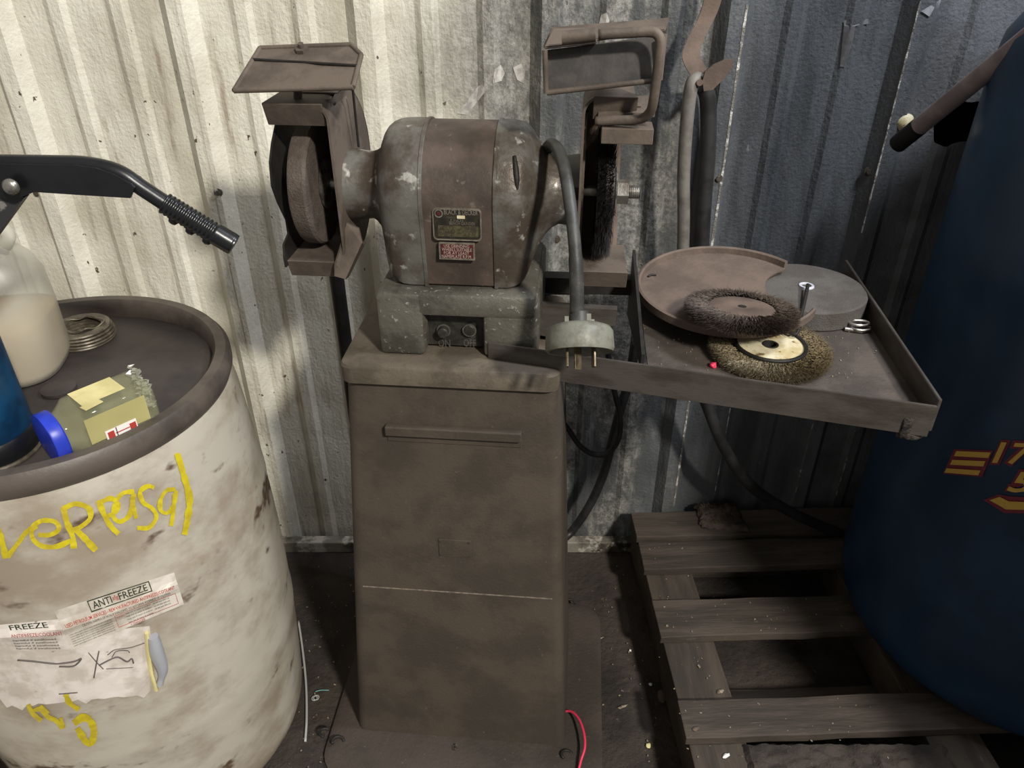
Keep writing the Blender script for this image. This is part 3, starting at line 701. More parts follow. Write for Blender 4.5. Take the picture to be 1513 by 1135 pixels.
for k, s_ in enumerate(('VOLTS        AMPS', 'CYCLES      PHASE', 'SPEED        R.P.M.')): flat(s_, 649, 338.5+5*k, 704, 335.2+5*k, PY-.0010, M_ink, np_)
rp = plate(648, 358, 702, 385, PY+.0005, .003, M_plate, 'warning_plate', gr_, r=.0008, label='small red warning plate with pale border')
plate(650.5, 360.5, 699.5, 382.5, PY, .0006, M_platered, 'plate_field', rp, r=.0005)
for k, s_ in enumerate(('USE GRINDING', 'WHEELS SUITABLE', 'FOR AT LEAST', 'NAMEPLATE R.P.M.')): flat(s_, 653+(k % 2 == 0)*3, 365.5+5.1*k, 697-(k % 2 == 0)*4, 362.4+5.1*k, PY-.0004, mat('pale_print', S(190, 170, 160), bump=0), rp, -.01)

# guards: C-shaped rails open outwards, round side plates behind
def crail(sg, y0, y1, ztop, zbot, xin, xout_t, xout_b):
    r = .022; path = [Vector((sg*xout_t, y0, ztop))]
    for k in range(7): a = pi/2*k/6; path.append(Vector((sg*(xin+r-r*math.sin(a)), y0, ztop-r+r*math.cos(a))))
    for k in range(7): a = pi/2*k/6; path.append(Vector((sg*(xin+r-r*math.cos(a)), y0, zbot+r-r*math.sin(a))))
    path.append(Vector((sg*xout_b, y0, zbot)))
    return strip(path, (0, y1-y0, 0), .0035)
guards = {}
for sg in (-1, 1):
    ztop, zbot = (1.283, 1.052) if sg < 0 else (1.300, 1.052)
    bm = crail(sg, -.075, .03, ztop, zbot, .163 if sg < 0 else .188, .252 if sg < 0 else .255, .252 if sg < 0 else .262)
    gd = obj('wheel_guard', bm, M_guard, gr_, smooth=.6, label='bent steel wheel guard, open on its outer side')
    guards[sg] = gd
    # inner side plate: round
    pts = []
    for i in range(40):
        a = 2*pi*i/40; rr = .128
        y_ = rr*math.cos(a); z_ = rr*math.sin(a)
        y_ = max(y_, -.06); pts.append(Vector((-.165 if sg < 0 else .190, y_+.01, AZ+.012+z_*.98)))
    obj('side_plate', prism(pts, (sg*.003, 0, 0)), M_guard, gd)
    # curved back band
    path = []
    for k in range(25):
        a = math.radians(100-205*k/24); path.append(Vector((-.165 if sg < 0 else .190, .01+.125*math.cos(a), AZ+.012+.125*math.sin(a))))
    obj('back_band', strip(path, (sg*.062, 0, 0), .003), M_rust if sg > 0 else M_guard, gd, smooth=.6)
    # front lips
    bm = bmesh.new() if False else bx(*((-.252, -.168) if sg < 0 else (.200, .258)), -.0785, -.074, ztop-.030, ztop+.002, .001); zl_, zh_ = ztop-.030, ztop+.002; [setattr(v.co, 'y', v.co.y+.012) for v in bm.verts if v.co.z < (zl_+.5*(zh_-zl_))]; obj('front_lip', bm, M_guard, gd)
    bm = bx(*((-.254, -.168) if sg < 0 else (.195, .264)), -.0785, -.074, zbot-.028, zbot+.002, .001); zl_, zh_ = zbot-.028, zbot+.002; [setattr(v.co, 'y', v.co.y+.012) for v in bm.verts if v.co.z < (zl_+.5*(zh_-zl_))]; obj('front_lip', bm, M_guard, gd)
# right guard: tall rust-brown backing inside
bm = bx(.190, .245, .040, .044, 1.035, 1.285, .001); obj('backing_plate', bm, M_rust, guards[1], label='rust-brown backing plate')
bm = bx(.178, .187, -.06, -.045, 1.155, 1.17, .001); bx(.178, .187, -.06, -.045, 1.10, 1.115, .001, bm); obj('clip', bm, M_dark, guards[1])
# left: outer plate with wavy front edge
pts = [(gx(a_, b_, -.252).y, gx(a_, b_, -.252).z) for a_, b_ in ((410, 178), (403, 212), (400, 240), (403, 275), (412, 300), (424, 325), (427, 345), (420, 362), (421, 380))]
pts += [(pts[-1][0], 1.046), (-.03, 1.046)]
pts += [(.09, 1.06), (.13, 1.12), (.135, 1.18), (.10, 1.24), (.04, 1.275)]
obj('outer_plate', prism([Vector((-.252, y, z)) for y, z in pts], (-.003, 0, 0)), M_dark, guards[-1], label='dark outer plate with wavy front edge')
# rest bracket at lower right of left guard
a_ = gp(492, 410, -.08); b_ = gp(535, 355, -.05); bm = bmesh.new()
prism([gp(494, 390, -.085), gp(494, 408, -.085), gp(512, 413, -.085), gp(536, 362, -.07), gp(530, 338, -.06), gp(512, 330, -.06)], (0, .004, 0), bm=bm)
obj('rest_bracket', bm, M_guard, guards[-1])
bm = prism([gp(511, 412, -.086), gp(515, 410, -.1), gp(538, 362, -.09), gp(535, 359, -.07)], (0, .012, 0)); obj('rest_bracket', bm, M_guard, guards[-1])
# left grinding wheel
wx = -.218
bm = lathe([(.012, 0), (.080, -.001), (.089, .003), (.091, .008), (.091, .026), (.088, .030), (.012, .031)], 72, axis_mat((wx-.016, -.0, AZ), (wx+1, 0, AZ)))
gw = obj('grinding_wheel', bm, M_stone2, gr_, smooth=.6, label='worn brown grinding wheel')
bm = lathe([(.008, 0), (.036, 0), (.038, .003), (.030, .007), (.010, .010)], 40, axis_mat((wx+.015, 0, AZ), (wx+1, 0, AZ))); obj('flange', bm, M_steel, gw, smooth=.6, label='bright clamping flange')
bm = cyl((-.27, 0, AZ), (-.16, 0, AZ), .010, 20); obj('shaft', bm, M_steel, gr_, smooth=.6)
bm = cyl((.16, 0, AZ), (.276, 0, AZ), .0095, 20)
for k in range(9): lathe([(.0085, 0), (.0105, .001), (.0085, .002)], 20, axis_mat((.252+.003*k, 0, AZ), (2, 0, AZ)), bm)
obj('shaft', bm, M_steel, gr_, smooth=.6)
def bristles(N_, r0, r1, hw0, hw1, jr=.004, wid=.0009, wave=.0):
    bm = bmesh.new()
    for i in range(N_):
        a = random.uniform(0, 2*pi); a2 = a+random.gauss(0, .06); R0 = r0+random.random()**.7*(r1-r0)*.55; R1 = r1+random.gauss(0, jr)
        z0 = random.uniform(-hw0, hw0); z1 = z0*hw1/hw0+random.gauss(0, hw1*.25)
        p0 = Vector((R0*math.cos(a), R0*math.sin(a), z0)); p1 = Vector((R1*math.cos(a2), R1*math.sin(a2), z1))
        t = Vector((-math.sin(a), math.cos(a), 0)); u = Vector((0, 0, 1))
        base = [bm.verts.new(p0+t*wid), bm.verts.new(p0-t*wid*.5+u*wid*.87), bm.verts.new(p0-t*wid*.5-u*wid*.87)]; tip = bm.verts.new(p1)
        for k in range(3): bm.faces.new((base[k], base[(k+1) % 3], tip))
    return bm
def mountrot(o, M): o.matrix_local = M
rx = Matrix.Translation((.224, 0, AZ)) @ Matrix.Rotation(pi/2, 4, 'Y')
ww = obj('wire_wheel', lathe([(.012, -.011), (.082, -.012), (.086, 0), (.082, .012), (.012, .011)], 60), M_bristb, gr_, smooth=.6, label='black wire wheel inside the right guard'); mountrot(ww, rx)
br = obj('bristles', bristles(5200, .055, .098, .010, .011), M_bristb, ww, fix=False, kind='stuff')
bm = lathe([(.012, 0), (.034, 0), (.0365, .002), (.034, .0045), (.012, .005)], 48, axis_mat((.238, 0, AZ), (2, 0, AZ))); obj('washer', bm, M_steel, gr_, smooth=.6, label='large bright washer')
bm = nut((.243, 0, AZ), (.260, 0, AZ), .0185); obj('nut', bm, M_bell, gr_, label='large hexagonal shaft nut')

# eye shields
def shield(c_, ex, ey, w_, d_, m, name, mrim, th=.004, rim=.006):
    ex = Vector(ex).normalized(); ey = Vector(ey); ey = (ey-ex*ey.dot(ex)).normalized(); ez = ex.cross(ey)
    M = Matrix((ex, ey, ez)).transposed(); bm = bmesh.new(); box(bm, c_, (w_, d_, th), .0008, M)
    o = obj(name, bm, m, gr_, label='dusty tilted eye shield')
    bm = bmesh.new()
    for s_ in (-1, 1):
        box(bm, Vector(c_)+ey*s_*(d_/2-rim/2)+ez*.003, (w_+.002, rim, th+.006), .001, M)
        box(bm, Vector(c_)+ex*s_*(w_/2-rim/2)+ez*.003, (rim, d_-rim, th+.006), .001, M)
    obj('shield_frame', bm, mrim, o); return o, M, ex, ey, ez
A0, A1 = gp(348, 139, -.098), gp(523, 134, -.098); B0, B1 = gp(386, 76, .0), gp(527, 74, .0)
# left shield as a bevelled tray, corner to corner
def slabquad(q, th, name, m, par, **k):
    n_ = (q[1]-q[0]).cross(q[3]-q[0]).normalized()*th
    return obj(name, prism(q, n_, .0015), m, par, **k)
B1b = gp(520, 71, .0); E1 = gp(535, 86, -.015)
ls = slabquad([A0, A1, E1, B1b, B0], .005, 'eye_shield', M_guard, gr_, label='dusty tilted eye shield above the left wheel')
q0, q1, q2, q3 = A0, A1, E1, B0
def rod(a, b, r, m, name, par, seg=10): return obj(name, cyl(a, b, r, seg), m, par, smooth=1)
nn = (A1-A0).cross(B0-A0).normalized()
fr = [p+nn*.005 for p in (A0, A1, E1, B1b, B0)]
for i in range(5): rod(fr[i], fr[(i+1) % 5], .0035, M_guard, 'frame_bar', ls)
m0, m1 = A0.lerp(B0, .70)+nn*.0065, A1.lerp(E1, .62)+nn*.0065; rod(m0, m1, .002, M_dark, 'crease', ls)
c_ = gp(449, 82, -.01); bm = nut(c_, c_+nn*.012, .010); cyl(c_-nn*.01, c_+nn*.018, .004, 10, bm); obj('bolt', bm, M_guard, ls)
rod(gp(410, 156, -.06), gp(447, 157, -.06), .0065, M_guard, 'hinge_pin', ls, 14); rod(gp(440, 156, -.06), gp(495, 150, -.03), .0045, M_guard, 'hinge_pin', ls, 14)
rod(gp(440, 155, -.045), gp(440, 120, -.04), .006, M_guard, 'hinge_pin', ls, 14)
rod(gp(521, 130, .0), gp(530, 217, .02), .0018, M_dark, 'thin_rod', ls)
# right shield
RY = -.105
q = [gp(808, 138, RY), gp(975, 118, RY), gp(980, 52, RY+.015), gp(805, 74, RY+.015)]
rs_ = slabquad(q, -.004, 'eye_shield', mat('glass_dusty', S(66, 61, 56), S(50, 46, 43), 30, .6, .1, .1, 90), gr_, label='dusty dark eye shield above the right wheel')
t0, t1, t2, t3 = gp(803, 74, RY+.012), gp(882, 66, RY+.012), gp(884, 44, RY+.045), gp(817, 45, RY+.045)
slabquad([t0, t1, t2, t3], .004, 'top_channel', M_guard, rs_)
q = [gp(803, 72, RY+.02), gp(983, 48, RY+.02), gp(989, 30, RY+.07), gp(815, 44, RY+.07)]
slabquad(q, .004, 'top_channel', M_guard, rs_)
for (a, b) in (((807, 138), (805, 74)), ((808, 137), (975, 118)), ((975, 118), (982, 50))): rod(gp(*a, RY-.004), gp(*b, RY-.002), .0035, M_guard, 'frame_bar', rs_)
hp = spline([gp(884, 51, RY-.012), gp(920, 49, RY-.012), gp(955, 47, RY-.012), gp(970, 50, RY-.014), gp(976, 64, RY-.016), gp(972, 100, RY-.016), gp(966, 145, RY-.012), gp(960, 166, RY), gp(945, 176, RY+.012), gp(915, 178, RY+.02), gp(880, 179, RY+.025)], 6)
obj('bent_rod', tube(hp, .0062, 12), M_guard, rs_, smooth=2, label='bent round rod holding the shield')
bm = cyl(gp(880, 51, RY-.012), gp(830, 56, RY-.012), .008, 12); obj('frame_bar', bm, M_guard, rs_, smooth=1)
# clamp block on right guard top
bm = prism([gp(884, 168, -.075), gp(888, 146, -.04), gp(965, 140, -.04), gp(968, 166, -.075)], (0, 0, -.006)); obj('rest_plate', bm, M_guard, guards[1])
bm = bx(*sorted((gp(889, 190, -.088).x, gp(966, 190, -.088).x)), -.092, -.05, gp(889, 212, -.09).z, gp(889, 189, -.09).z, .001); obj('rest_block', bm, M_guard, guards[1])
p = gp(922, 160, -.06); bm = nut(p, p+Vector((.002, -.004, .012)), .010); cyl(p+Vector((-.012, -.006, .008)), p+Vector((.022, -.002, .004)), .0035, 8, bm); obj('wing_nut', bm, M_guard, guards[1])
# power cord + plug
pc = GI @ atY(855, 492, .915)
cord = [gp(806, 222, .015), gp(815, 213, -.03), gp(826, 224, -.075), gp(834, 250, -.11), gp(842, 300, -.15), gp(849, 360, -.185), gp(852, 420, -.205), gp(852, 462, -.215)]
obj('power_cord', tube(spline(cord, 8), .0085, 14, rf=lambda t: 1+.12*(t > .75)), M_cord, gr_, smooth=2, label='thick grey cord')
ax = Vector((0.06, -.62, -.78)).normalized()
pc = gp(856, 484, -.225)
PM = axis_mat(pc, pc+ax)
plg = obj('plug', lathe([(.014, -.004), (.030, -.004), (.041, .000), (.045, .006), (.046, .028), (.044, .033), (.040, .033), (.038, .024), (.010, .022)], 56, PM), M_plug, gr_, smooth=.7, label='round grey cap plug with prongs pointing down')
for (dx, dy, r_, l_) in ((-.017, .006, .15, .034), (-.002, -.008, .9, .036), (.018, .004, -.2, .034)):
    bm = bmesh.new(); box(bm, PM @ Vector((dx, dy, .020+l_/2)), (.003, .012, l_), .0006, PM.to_3x3() @ Matrix.Rotation(r_, 3, 'Z')); obj('prong', bm, M_brass, plg)
for (dx, dy, h_) in ((-.017, .002, .011), (.012, .008, .013), (-.004, -.01, .009), (.018, -.006, .008)):
    bm = bmesh.new(); box(bm, PM @ Vector((dx, dy, -.004-h_/2)), (.006, .004, h_), .0005, PM.to_3x3()); obj('terminal_screw', bm, M_plug, plg)
obj('clamp', lathe([(.011, -.022), (.0135, -.02), (.0135, -.004), (.011, -.003)], 16, PM), M_cord, plg, smooth=.6)

# ================================================================== TRAY SHELF
TZ = .915
FL = atZ(722, 503, .945); FR = atZ(1385, 597, .945); BR = atZ(1247, 389, .945); BL = atZ(905, 392, .945)
tray = empty('steel_tray', (.2, 1.15, TZ), 'flat steel tray with raised edges jutting right from the pedestal', 'tray')
def tl(v, z=None): v = Vector(v)-tray.location; return Vector((v.x, v.y, v.z if z is None else z-TZ))
def lerpx(a, b, x): t = (x-a.x)/(b.x-a.x); return a.lerp(b, t)
f0 = lerpx(FL, FR, .205); b0 = lerpx(BL, BR, .235)
obj('tray_floor', prism([tl(f0, TZ-.004), tl(FR, TZ-.004), tl(BR, TZ-.004), tl(b0, TZ-.004)], (0, 0, .004)), M_tray, tray, label='gritty brown tray floor')
def lip(a, b, z0, z1, th, name, m, lab=None):
    d = (b-a).normalized(); n_ = Vector((d.y, -d.x, 0))*th
    return obj(name, prism([tl(a, z0), tl(b, z0), tl(b, z1), tl(a, z1)], n_, .0008), m, tray, label=lab)
lip(FL, FR, .893, .943, .005, 'front_edge', M_lip); lip(FR, BR, .900, .952, .005, 'side_edge', M_lip); lip(BR, lerpx(BL, BR, .02), .885, .925, .005, 'back_edge', M_dark)
# ragged weld at outer front corner
c_ = tl(FR, .915); bm = bmesh.new()
bmesh.ops.create_icosphere(bm, subdivisions=4, radius=1)
for v in bm.verts:
    k = 1+.12*noise.noise(v.co*2.3)+.07*noise.noise(v.co*6); s_ = Vector((.027, .012, .027))
    q = v.co*k; q = Vector([max(-.72, min(.72, c)) for c in q]); v.co = Vector((q.x*s_.x, q.y*s_.y, q.z*s_.z))+c_+Vector((-.016, .010, -.012))
obj('weld_corner', bm, M_weld, tray, smooth=.9, label='ragged crusted weld at the outer front corner')
# black gusset on inner end and angle braces near the grinder
g0_, g1_ = atZ(930, 423, .93), atZ(948, 524, .93)
bm = prism([tl(g0_, .875), tl(g1_, .905), tl(g1_, .93), tl(g0_, 1.0)], (.005, 0, 0)); obj('gusset', bm, M_dark, tray, label='black gusset plate')
bm = bx(-.13, -.02, -.02, .02, -.004, .0, .0)
a_ = tl(lerpx(FL, FR, .0), TZ); 
def tw(px, py, z): return tl(atZ(px, py, z))
bm = prism([tw(760, 462, .94), tw(838, 470, .94), tw(838, 492, .94), tw(760, 480, .94)], (0, 0, -.012)); obj('brace', bm, M_lip, tray)
bm = prism([tw(752, 442, .955), tw(912, 452, .955), tw(912, 458, .955), tw(752, 450, .955)], (0, 0, -.03)); obj('brace', bm, M_lip, tray)
bm = prism([tw(790, 400, .95), tw(935, 405, .95), tw(935, 414, .95), tw(790, 410, .95)], (0, 0, -.03)); obj('brace', bm, M_dark, tray)
q = tw(822, 512, .93)
# ---- things on tray
s_c = Vector((.512, 1.222, TZ)); sw = empty('grinding_stone', s_c, 'thick flat grey grinding stone lying at the back right of the tray', 'grinding wheel')
obj('stone', lathe([(.012, 0), (.098, 0), (.101, .003), (.101, .033), (.098, .036), (.012, .036)], 80), M_stone, sw, smooth=.6)
obj('bushing', lathe([(.0085, .020), (.013, .020), (.013, .037), (.0125, .0385), (.0085, .0385)], 32, closed=True), mat('white_bush', S(210, 212, 220), S(160, 160, 170), 60), sw, smooth=.6, label='pale centre bushing')
gc = Vector((.402, 1.045, TZ)); gw2 = empty('brush_wheel', gc, 'brass-coloured wire wheel with cream hub at the tray front', 'wire wheel')
obj('hub', lathe([(.011, .004), (.050, .004), (.054, .008), (.054, .018), (.051, .021), (.049, .0195), (.0115, .0195)], 64, closed=True), M_cream, gw2, smooth=.6, label='cream hub')
obj('hub_ring', lathe([(.0495, .018), (.0555, .018), (.056, .021), (.0545, .0235), (.0505, .0225)], 64, closed=True), M_dark, gw2, smooth=.7)
obj('bore', lathe([(.0095, .004), (.0125, .004), (.0125, .0205), (.0095, .0205)], 32, closed=True), M_panel, gw2, smooth=.6)
obj('backing', lathe([(.05, .006), (.086, .005), (.087, .012), (.05, .016)], 64, closed=True), mat('brist_core', S(84, 72, 54), S(60, 52, 40), 200, .7), gw2, smooth=.6)
bb = obj('bristles', bristles(9000, .052, .094, .006, .0085, .002, .0007), M_bristg, gw2, fix=False, kind='stuff'); bb.location = (0, 0, .0125)
# cover disc with a bite
cvM = Matrix.Translation((.366, 1.198, .953)) @ Matrix.Rotation(math.radians(3.2), 4, 'X') @ Matrix.Rotation(math.radians(-1.5), 4, 'Y')
cv = bpy.data.objects.new('guard_cover', None); COL.objects.link(cv); cv.matrix_world = cvM
setp(cv, 'round rust-brown guard cover with a bite cut out, under the dark wire brush', 'cover')
Rc = .148; bc = Vector((.150, -.005)); br_ = .082
def inb(x, y): return (Vector((x, y))-bc).length < br_
outer = [(Rc*math.cos(2*pi*i/120), Rc*math.sin(2*pi*i/120)) for i in range(120)]
keep = [p for p in outer if not inb(*p)]
# order: start after the bite counter-clockwise
st_i = next(i for i in range(120) if not inb(*outer[i]) and inb(*outer[i-1]))
seq = [outer[(st_i+k) % 120] for k in range(120) if not inb(*outer[(st_i+k) % 120])]
a_s = math.atan2(seq[-1][1]-bc.y, seq[-1][0]-bc.x) % (2*pi); a_e = math.atan2(seq[0][1]-bc.y, seq[0][0]-bc.x) % (2*pi)
arc = [(bc.x+br_*math.cos(a_s+(a_e-a_s)*k/30), bc.y+br_*math.sin(a_s+(a_e-a_s)*k/30)) for k in range(1, 30)]
bm = bmesh.new(); pl_ = seq+arc; up_ = [bm.verts.new((x, y, .0015)) for x, y in pl_]; dn_ = [bm.verts.new((x, y, -.0015)) for x, y in pl_]
cu_, cd_ = bm.verts.new((-.05, 0, .0015)), bm.verts.new((-.05, 0, -.0015))
for i in range(len(pl_)):
    k = (i+1) % len(pl_); bm.faces.new((cu_, up_[i], up_[k])); bm.faces.new((cd_, dn_[k], dn_[i])); bm.faces.new((up_[i], dn_[i], dn_[k], up_[k]))
obj('cover_plate', bm, M_bite, cv)
bm = bmesh.new(); R_ = []
for (x, y) in seq:
    d = Vector((x, y, 0)).normalized(); p = d*Rc
    R_.append([p+Vector((0, 0, -.0015)), p+d*.0035+Vector((0, 0, 0)), p+d*.0035+Vector((0, 0, .013)), p+Vector((0, 0, .0145)), p-d*.003+Vector((0, 0, .012)), p-d*.004])
rings(bm, R_); obj('rolled_rim', bm, M_bite, cv, smooth=.7)
bm = tube(spline([Vector((-.125, .055, .003)), Vector((-.118, .06, .004)), Vector((-.110, .060, .003))]), .002, 8); obj('dent', bm, M_dark, cv, smooth=2)
# dark brush
dkM = Matrix.Translation((.360, 1.082, .974)) @ Matrix.Rotation(math.radians(-8), 4, 'X') @ Matrix.Rotation(math.radians(3), 4, 'Y')
dk = bpy.data.objects.new('brush_wheel', None); COL.objects.link(dk); dk.matrix_world = dkM
setp(dk, 'dark shaggy wire brush wheel with rust-brown hub lying on the round cover', 'wire wheel')
obj('hub', lathe([(.006, -.006), (.050, -.006), (.053, -.002), (.053, .005), (.048, .0085), (.018, .009), (.015, .0075), (.006, .0075)], 56, closed=True), M_rust, dk, smooth=.6, label='rust-brown hub')
obj('hub_bore', lathe([(.0, .004), (.0065, .004), (.0065, .0082), (.0, .0082)], 20), M_dark, dk)
obj('core', lathe([(.045, -.005), (.070, -.005), (.074, 0), (.070, .005), (.045, .005)], 56, closed=True), M_bristb, dk, smooth=.6)
obj('bristles', bristles(12000, .050, .087, .011, .010, .003, .0008), M_bristd, dk, fix=False, kind='stuff')
# thin rod leaning from the stone's bore to the brass wheel
a_ = Vector((atZ(1193, 424, .958).x, atZ(1193, 424, .958).y, .958)); b_ = atZ(1180, 488, .946)
rd = empty('thin_rod', a_, 'thin dark rod leaning from the grey stone towards the cream hub', 'rod')
obj('shank', tube(spline([Vector((0, 0, .004)), (b_-a_)*.4+Vector((0, 0, .004)), (b_-a_)*.75+Vector((-.001, 0, .002)), (b_-a_)]), .0032, 8), M_dark, rd, smooth=2)
e_ = b_-a_
obj('hook_end', tube(spline([e_, e_+Vector((-.006, -.006, -.004)), e_+Vector((-.014, .0, -.004)), e_+Vector((-.018, .008, -.002))]), .0026, 8), M_dark, rd, smooth=2)
# shackle
a_ = atZ(1268, 482, TZ+.006); sh = empty('wire_clamp', a_, 'small bright looped clamp beside the grey stone', 'clamp')
lp = [Vector((.016*math.cos(t), .009*math.sin(t), .006)) for t in [k*2*pi/16 for k in range(16)]]; obj('loop', tube(spline(lp+[lp[0]], 2), .0024, 8), M_steel, sh, smooth=2)
lp = [Vector((.002+.016*math.cos(t), -.006+.009*math.sin(t), .0)) for t in [k*2*pi/16 for k in range(16)]]; obj('loop', tube(spline(lp+[lp[0]], 2), .0024, 8), M_steel, sh, smooth=2)
obj('bolt', cyl((-.024, -.006, -.002), (.002, -.014, -.002), .0035, 10), M_steel, sh, smooth=1)
a_ = atZ(1054, 540, TZ+.003); pk = bmesh.new(); bmesh.ops.create_icosphere(pk, subdivisions=3, radius=.0055)
for v in pk.verts: v.co *= 1+.35*noise.noise(v.co*300)
o = obj('pink_scrap', pk, M_pink, smooth=2); o.location = a_; setp(o, 'tiny bright pink scrap at the tray front edge', 'scrap')
# grit on the tray
bm = bmesh.new()
for k in range(160):
    x, y = random.uniform(.22, .6), random.uniform(.97, 1.3)
    if y < f0.y+(FR.y-f0.y)*(x-.205)/(FR.x-.205)+.012: continue
    if (Vector((x, y))-s_c.xy).length < .105 or (Vector((x, y))-gc.xy).length < .1: continue
    box(bm, (x, y, TZ+.0008), (random.uniform(.0008, .003), random.uniform(.0008, .002), .0014), 0, Matrix.Rotation(random.random()*3, 3, 'Z'))
setp(obj('metal_grit', bm, M_debris), 'fine pale grit scattered over the tray floor', 'grit', kind='stuff')

# ================================================================== HOSES, HOOK, POST
post = obj('steel_post', cyl((-.352, 1.42, 0), (-.352, 1.42, 1.05), .0145, 20), M_dark, smooth=.6); setp(post, 'dark round post standing behind the left of the pedestal', 'post')
HY = 1.53
hk = empty('wall_hook', atY(1030, 112, HY), 'bent rust-brown strip hook hanging on the wall above the tray', 'hook')
def hl(px, py, Y=HY): return atY(px, py, Y)-hk.location
obj('strap', strip([v for v in spline([hl(1046, -40, HY), hl(1040, 0, HY), hl(1030, 30, HY), hl(1014, 62, HY-.01), hl(1008, 85, HY-.02), hl(1018, 108, HY-.03), hl(1030, 122, HY-.035)], 6)], Vector((.032, 0, .006)), .004), M_rust, hk, smooth=.6)
cp_ = [(1038, 120), (1042, 106), (1054, 96), (1072, 88), (1084, 88), (1082, 100), (1070, 116), (1054, 132), (1040, 135)]
obj('hook_tongue', prism([hl(x, y, HY-.05) for x, y in cp_], (0, .005, 0)), M_rust, hk)
obj('hook_bar', cyl(hl(1034, 122, HY-.055), hl(1036, 122, 1.59), .006, 10), M_rust, hk, smooth=1)
hose = empty('air_hose', atY(1030, 120, HY), 'grey rubber hose looped over the wall hook and hanging behind the tray', 'hose')
def ol(px, py, Y=HY): return atY(px, py, Y)-hose.location
obj('hose_tube', tube(spline([ol(1046, 130, 1.55), ol(1042, 118, 1.53), ol(1030, 116, 1.50), ol(1021, 130, 1.49), ol(1014, 190, 1.49), ol(1010, 260, 1.49), ol(1010, 330, 1.49), ol(1008, 420, 1.49), ol(1006, 480, 1.5)], 8), .0125, 14), [M_hose], hose, smooth=2)
hose2 = empty('air_hose', atY(1046, 150, 1.55), 'darker hose hanging behind the grey hose on the wall hook', 'hose')
def o2(px, py, Y=1.55): return atY(px, py, Y)-hose2.location
obj('hose_tube', tube(spline([o2(1040, 128), o2(1046, 150), o2(1046, 220), o2(1040, 300), o2(1036, 380), o2(1035, 450)], 6), .016, 12), M_hosed, hose2, smooth=2)
h5 = empty('rubber_hose', atY(1110, 718, 1.45), 'thick black hose sagging from under the tray to the pallet by the tank', 'hose')
def o5(px, py, Y=1.4): return atY(px, py, Y)-h5.location
obj('hose_run', tube(spline([o5(1020, 500, 1.46), o5(1032, 560, 1.45), o5(1047, 605, 1.44), o5(1072, 665, 1.44), o5(1110, 718, 1.45), o5(1165, 755, 1.46), o5(1225, 782, 1.47), o5(1265, 798, 1.47)], 8), .0135, 14), M_hosed, h5, smooth=2)
h3 = empty('rubber_cable', atY(880, 690, 1.46), 'black rubber cable looping down behind the right of the pedestal', 'cable')
def o3(px, py, Y=1.5): return atY(px, py, Y)-h3.location
obj('cable_run', tube(spline([o3(940, 500), o3(930, 560), o3(918, 600), o3(905, 650), o3(892, 700), o3(872, 745), o3(845, 785), o3(820, 805, 1.46)], 6), .011, 12), M_hosed, h3, smooth=2)
h4 = empty('rubber_cable', atY(880, 660, 1.44), 'thin black cable in a loop crossing the thicker cable by the pedestal', 'cable')
def o4(px, py, Y=1.44): return atY(px, py, Y)-h4.location
obj('cable_run', tube(spline([o4(820, 610), o4(838, 632), o4(858, 660), o4(880, 672), o4(900, 668), o4(914, 648), o4(916, 615), o4(908, 580), o4(900, 540), o4(898, 500)], 6), .0065, 10), M_hosed, h4, smooth=2)

# ================================================================== BLUE TANK
TC = Vector((1.125, 1.205, 0)); TR_ = .365
tank = empty('air_tank', (TC.x, TC.y, .137), 'tall dark blue cylindrical tank with yellow and red numerals at the right', 'tank')
pf = [(.26, 0), (.31, .004), (.345, .02), (.36, .05), (TR_, .09), (TR_, 1.15), (.358, 1.20), (.33, 1.25), (.26, 1.29), (.12, 1.315), (0, 1.318)]
obj('tank_shell', lathe(pf, 128), M_blue, tank, smooth=.6)
def tank_hit(px, py, off=.001):
    d = ray(px, py); t = .4
    while t < 3:
        p = O+d*t
        if math.hypot(p.x-TC.x, p.y-TC.y) < TR_+off: return p-tank.location
        t += .001
    return p-tank.location
def ck(l): return [(1180+x*.2995, 560+y*.2995) for x, y in l]
def poly_t(l, off, m, name, dens=True):
    P = ck(l); bm = bmesh.new()
    f = bm.faces.new([bm.verts.new((x, y, 0)) for x, y in P]); bmesh.ops.triangulate(bm, faces=[f])
    for _ in range(3): bmesh.ops.subdivide_edges(bm, edges=bm.edges[:], cuts=1, use_grid_fill=True)
    for v in bm.verts: v.co = tank_hit(v.co.x, v.co.y, off)
    return obj(name, bm, m, tank, fix=False)
poly_t([(768, 345), (1112, 352), (1000, 300), (1400, 310), (1400, 350), (950, 360), (900, 482), (715, 468)], .002, M_decr, 'x') if False else None
poly_t([(768, 346), (960, 354), (905, 484), (712, 468)], .002, M_decr, 'decal_border')
for (a, b, c2, d2_) in (((778, 356), (948, 363), (936, 390), (766, 381)), ((758, 399), (922, 406), (910, 432), (746, 423)), ((730, 441), (898, 452), (886, 476), (718, 462))): poly_t([a, b, c2, d2_], .004, M_decy, 'decal_stripe')
def tt(s_, Q, off, m, bold, u=(0, 1), v=(0, 1)):
    fn = quadfn(ck(Q), tank_hit, off); obj('numerals', text_bm(s_, 1, lambda x, y: fn(u[0]+x*(u[1]-u[0]), v[0]+y*(v[1]-v[0])), bold, fit=(1, 1)), m, tank, fix=False)
Q1 = [(1000, 312), (1165, 320), (1118, 424), (952, 416)]; Q1b = [(998, 300), (1178, 308), (1122, 436), (938, 428)]
tt('17', Q1b, .002, M_decr, .09); tt('17', Q1, .004, M_decy, .02)
Q2 = [(1085, 458), (1190, 464), (1130, 566), (1022, 556)]; Q2b = [(1078, 446), (1204, 452), (1138, 580), (1006, 570)]
tt('5', Q2b, .002, M_decr, .09); tt('5', Q2, .004, M_decy, .02)
